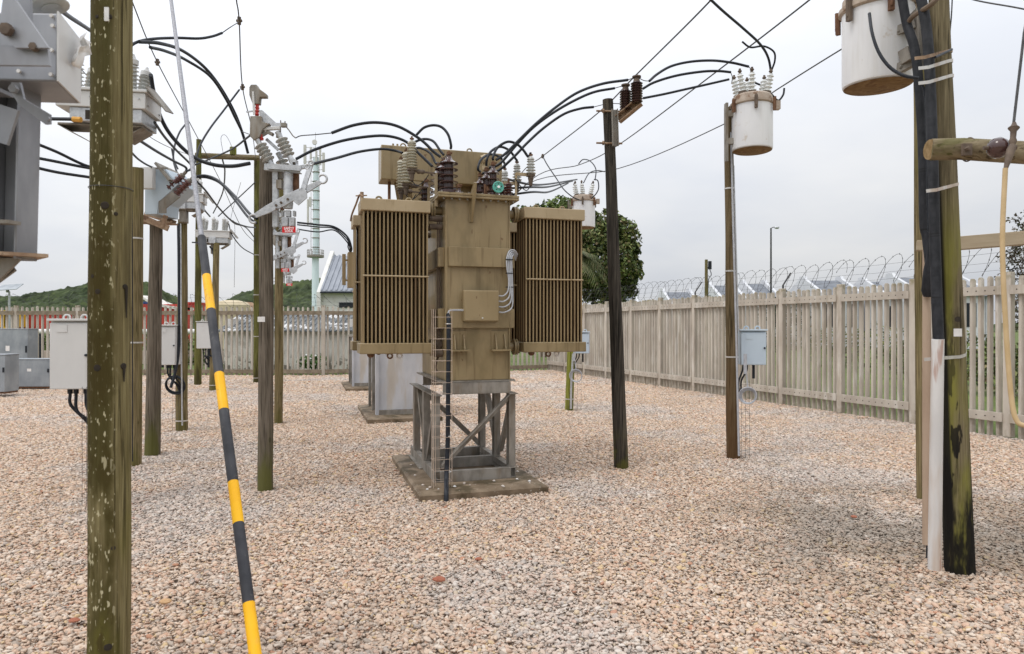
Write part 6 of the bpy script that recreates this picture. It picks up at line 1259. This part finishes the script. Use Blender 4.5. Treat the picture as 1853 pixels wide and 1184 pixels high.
cable('top black cable arching from the brown insulators to the middle drum bushing', [P(1175, 147, 7.6), P(1190, 134, 7.7), P(1215, 120, 7.8), P(1250, 112, 7.9), P(1290, 110, 8.0), P(1325, 114, 8.1), P(1355, 121, 8.1)], .0145, grp=gJ)
cable('thin bare tail from the insulator to the top black cable', [JT2, P(1165, 146, 7.6), P(1175, 147, 7.6)], .0045, WIRE)
cable('thin bare tail down to the middle drum bushing', [P(1355, 121, 8.1), P(1358, 126, 8.1), P(1358, 140, 8.1)], .0045, WIRE)
cable('middle black cable from the shorter insulator to the left drum bushing', [P(1163, 161, 7.75), P(1185, 149, 7.8), P(1225, 137, 7.9), P(1270, 130, 8.0), P(1300, 129, 8.05), P(1322, 131, 8.1)], .0145, grp=gJ)
cable('lowest straight black cable from the insulator bracket to the left drum bushing', [P(1164, 178, 7.75), P(1200, 171, 7.85), P(1240, 162, 7.95), P(1280, 153, 8.05), P(1319, 144, 8.1)], .0135, grp=gJ)
cable('thin bare tail at the left drum bushing', [P(1322, 131, 8.1), P(1325, 140, 8.12), P(1324, 150, 8.15)], .0045, WIRE)
cable('black dropper from the top edge down to the right drum bushing', [at5(1284, -2, 5.0), P(1310, 22, 7.3), P(1345, 52, 7.6), P(1375, 80, 7.9), P(1390, 105, 8.1), P(1396, 138, 8.15)], .014, grp=gJ)
cable('black looped dropper from the middle overhead line to the right drum bushing', [P(1343, 76, 7.9), P(1358, 86, 7.95), P(1382, 84, 8.0), P(1400, 94, 8.05), P(1402, 110, 8.1), P(1396, 128, 8.15)], .011, grp=gJ)
cable('small black loop at the right side of the white drum switch head', [P(1366, 150, 8.35), P(1383, 158, 8.35), P(1397, 172, 8.4), P(1408, 182, 8.5), P(1417, 172, 8.5), P(1419, 160, 8.5)], .012, grp=gJ)
# far drum switch cables
cable('long black dropper curling under the farthest drum switch bushings', [at5(982, 283), P(990, 298, 13.4), P(1006, 322, 13.2), P(1022, 345, 13.0), P(1045, 361, 12.9), P(1068, 360, 12.9), P(1082, 345, 12.9), P(1082, 328, 12.95), P(1075, 325, 13.0)], .011)
cable('small black loop from the overhead line to the farthest drum switch', [P(1047, 297, 14.2), P(1055, 289, 14.0), P(1068, 292, 13.6), P(1078, 306, 13.3), P(1077, 326, 13.1)], .011)
cable('black loop from the lowest overhead line to the farthest drum switch', [P(1094, 311, 14.6), P(1080, 309, 14.2), P(1066, 314, 13.7), P(1056, 331, 13.1)], .011)
for i, (y0, y1, x1) in enumerate(((333, 325, 1044), (338, 328, 1036), (347, 332, 1028))):
    cable(['upper', 'middle', 'lowest'][i]+' black cable running from the transformer lid to the farthest drum switch', [T(1.04, .62+.3*i, 3.15-.04*i), P(960, y0+1, 7.8), P(995, y0, 9.8), P(x1, y1, 13.0)], .0125, grp='cables to the farthest drum switch')
# cables of the left poles
R1 = 6.1
cable('upper black cable from the nearest recloser to the thin line clamp', [P(225, 95, 6.0), P(245, 78, 6.1), P(275, 71, 6.3), P(320, 69, 6.6), P(360, 70, 6.8), P(385, 66, 6.95), P(402, 60, 7.05)], .013, grp=gL)
cable('thin bare tail up to the upper clamp', [P(402, 60, 7.05), P(418, 49, 7.1), at5(433, 40)], .005, WIRE)
cable('large arched black cable from the nearest recloser to the timber crossarm', [P(252, 76, 6.1), P(290, 79, 6.4), P(330, 92, 6.9), P(370, 122, 7.4), P(400, 160, 7.7), P(425, 205, 8.0), P(440, 245, 8.2), P(449, 278, 8.3)], .0165, grp=gL)
cable('second arched black cable crossing under the large arched one', [P(272, 86, 6.1), P(300, 93, 6.4), P(335, 108, 6.9), P(380, 138, 7.3), P(408, 178, 7.6), P(425, 212, 7.8), P(438, 238, 8.0)], .0145, grp=gL)
cable('thin tail from the second arched cable to the nearest disconnector', [P(438, 238, 8.0), P(445, 241, 7.6), P(456, 245, 6.6)], .0045, WIRE)
cable('thick black cable sagging from the nearest recloser to the nearest disconnector', [P(273, 136, 6.1), P(279, 170, 6.3), P(292, 215, 6.5), P(315, 252, 6.6), P(350, 284, 6.7), P(385, 298, 6.7), P(420, 301, 6.7), P(452, 296, 6.65)], .0185, grp=gL)
cable('black cable from the recloser base down to the brown bushings', [P(280, 222, 6.2), P(298, 248, 6.8), P(320, 273, 7.5), P(348, 302, 8.4), tips[0]], .0125, grp=gL)
cable('black cable from behind the mossy pole to the upper brown bushing', [P(252, 254, 6.4), P(285, 275, 7.2), P(315, 292, 8.0), P(336, 303, 8.5), tips[1]], .0145, grp=gL)
cable('short black cable from behind the mossy pole to the old switch tank', [P(237, 275, 6.6), P(250, 288, 7.2), P(265, 298, 7.8), P(278, 304, 8.4)], .011, grp=gL)
cable('black cable from the lower clamp down across the arched cables', [P(433, 163, 9.5), P(405, 200, 9.3), P(380, 233, 9.0), P(362, 264, 8.8), P(350, 300, 8.6), tips[2]], .0125, grp=gL)
cable('thin bare tail at the lower clamp', [at5(439, 158), P(433, 163, 9.5)], .005, WIRE)
cable('rising black cable from the old switch to the disconnector base', [P(350, 300, 8.7), P(380, 288, 8.2), P(420, 270, 7.4), P(452, 246, 6.7)], .010, grp=gL)
cable('curved black cable behind the stay wire above the brown bushings', [P(336, 225, 11.0), P(325, 240, 10.8), P(316, 265, 10.6), P(314, 290, 10.5), P(320, 312, 10.4)], .014, grp=gL)
cable('dark vertical cable stub beside the curved cable', [P(311, 270, 10.6), P(315, 290, 10.6), P(322, 306, 10.5)], .012, grp=gL)
cable('upper black cable running right from the brown bushings to the disconnector hook', [tips[3], P(372, 318, 8.4), P(395, 327, 8.1), P(425, 355, 7.5), P(450, 385, 6.9), P(465, 396, 6.75)], .0145, grp=gL)
cable('second black cable running right from the brown bushings below the first', [tips[4], P(375, 322, 8.4), P(400, 333, 8.1), P(425, 362, 7.5), P(448, 392, 6.9), P(464, 404, 6.75)], .0125, grp=gL)
cable('third black cable descending from the brown bushings to the green pole', [tips[5], P(372, 345, 9), P(395, 375, 10), P(420, 400, 11), P(445, 410, 12), P(462, 412, 13)], .0125, grp=gL)
cable('black cable hanging from the arched cable to the farthest recloser', [P(403, 290, 12), P(407, 310, 13), P(404, 345, 15), P(394, 370, 16.5), P(386, 386, 17.4)], .014, grp=gL)
cable('black cable from the green pole down to the farthest recloser', [P(462, 330, 17), P(430, 360, 17.2), P(410, 378, 17.4), P(395, 392, 17.5)], .014, grp=gL)
cable('black cable from the second recloser to its pole side', [P(362, 366, 10.6), P(370, 380, 11.2), P(380, 392, 12)], .013, grp=gL)
cable('sagging black cable from the farthest recloser toward the green pole', [P(414, 405, 17.4), P(420, 425, 17.6), P(438, 448, 18.5), P(460, 461, 19.5)], .014, grp=gL)
cable('upper sagging black cable right of the farthest recloser', [P(410, 392, 17.4), P(425, 405, 17.8), P(445, 412, 18.6), P(462, 432, 19.5)], .014, grp=gL)
for i, (a_, m_, b_) in enumerate((((40, 250), (100, 274), (159, 301)), ((40, 280), (98, 292), (159, 304)), ((40, 296), (98, 311), (162, 321)))):
    cable(['top', 'middle', 'bottom'][i]+' black cable between the left edge column and the thick mossy pole', [P(a_[0]-30, a_[1]-14, 4.8), P(*a_, 5), P(*m_, 5.3), P(*b_, 5.6), P(205, b_[1]+6, 6)], .0115, grp='cables left of the mossy pole')
cable('black cable from the top left bushing passing behind the mossy pole', [P(98, 8, 2.9), P(125, 30, 3.4), P(166, 57, 4.2), P(215, 92, 5.4)], .0115)
for i, (y0, r_) in enumerate(((403, .016), (407, .011), (415, .011))):
    cable(['upper thick', 'middle thin', 'lower thin'][i]+' cable from the far disconnectors to the cable box left of the radiators', [P(538, y0, 11.3), P(575, y0+4 if i < 2 else 420, 11.5), P(605, 411+i*3, 11.6), P(628, 428+i*5, 11.7), P(636-i*3, 448, 11.75), T(-.23, 5.28+.7+.04*i, 2.9)], r_, grp='cables to the cable box behind the radiators')
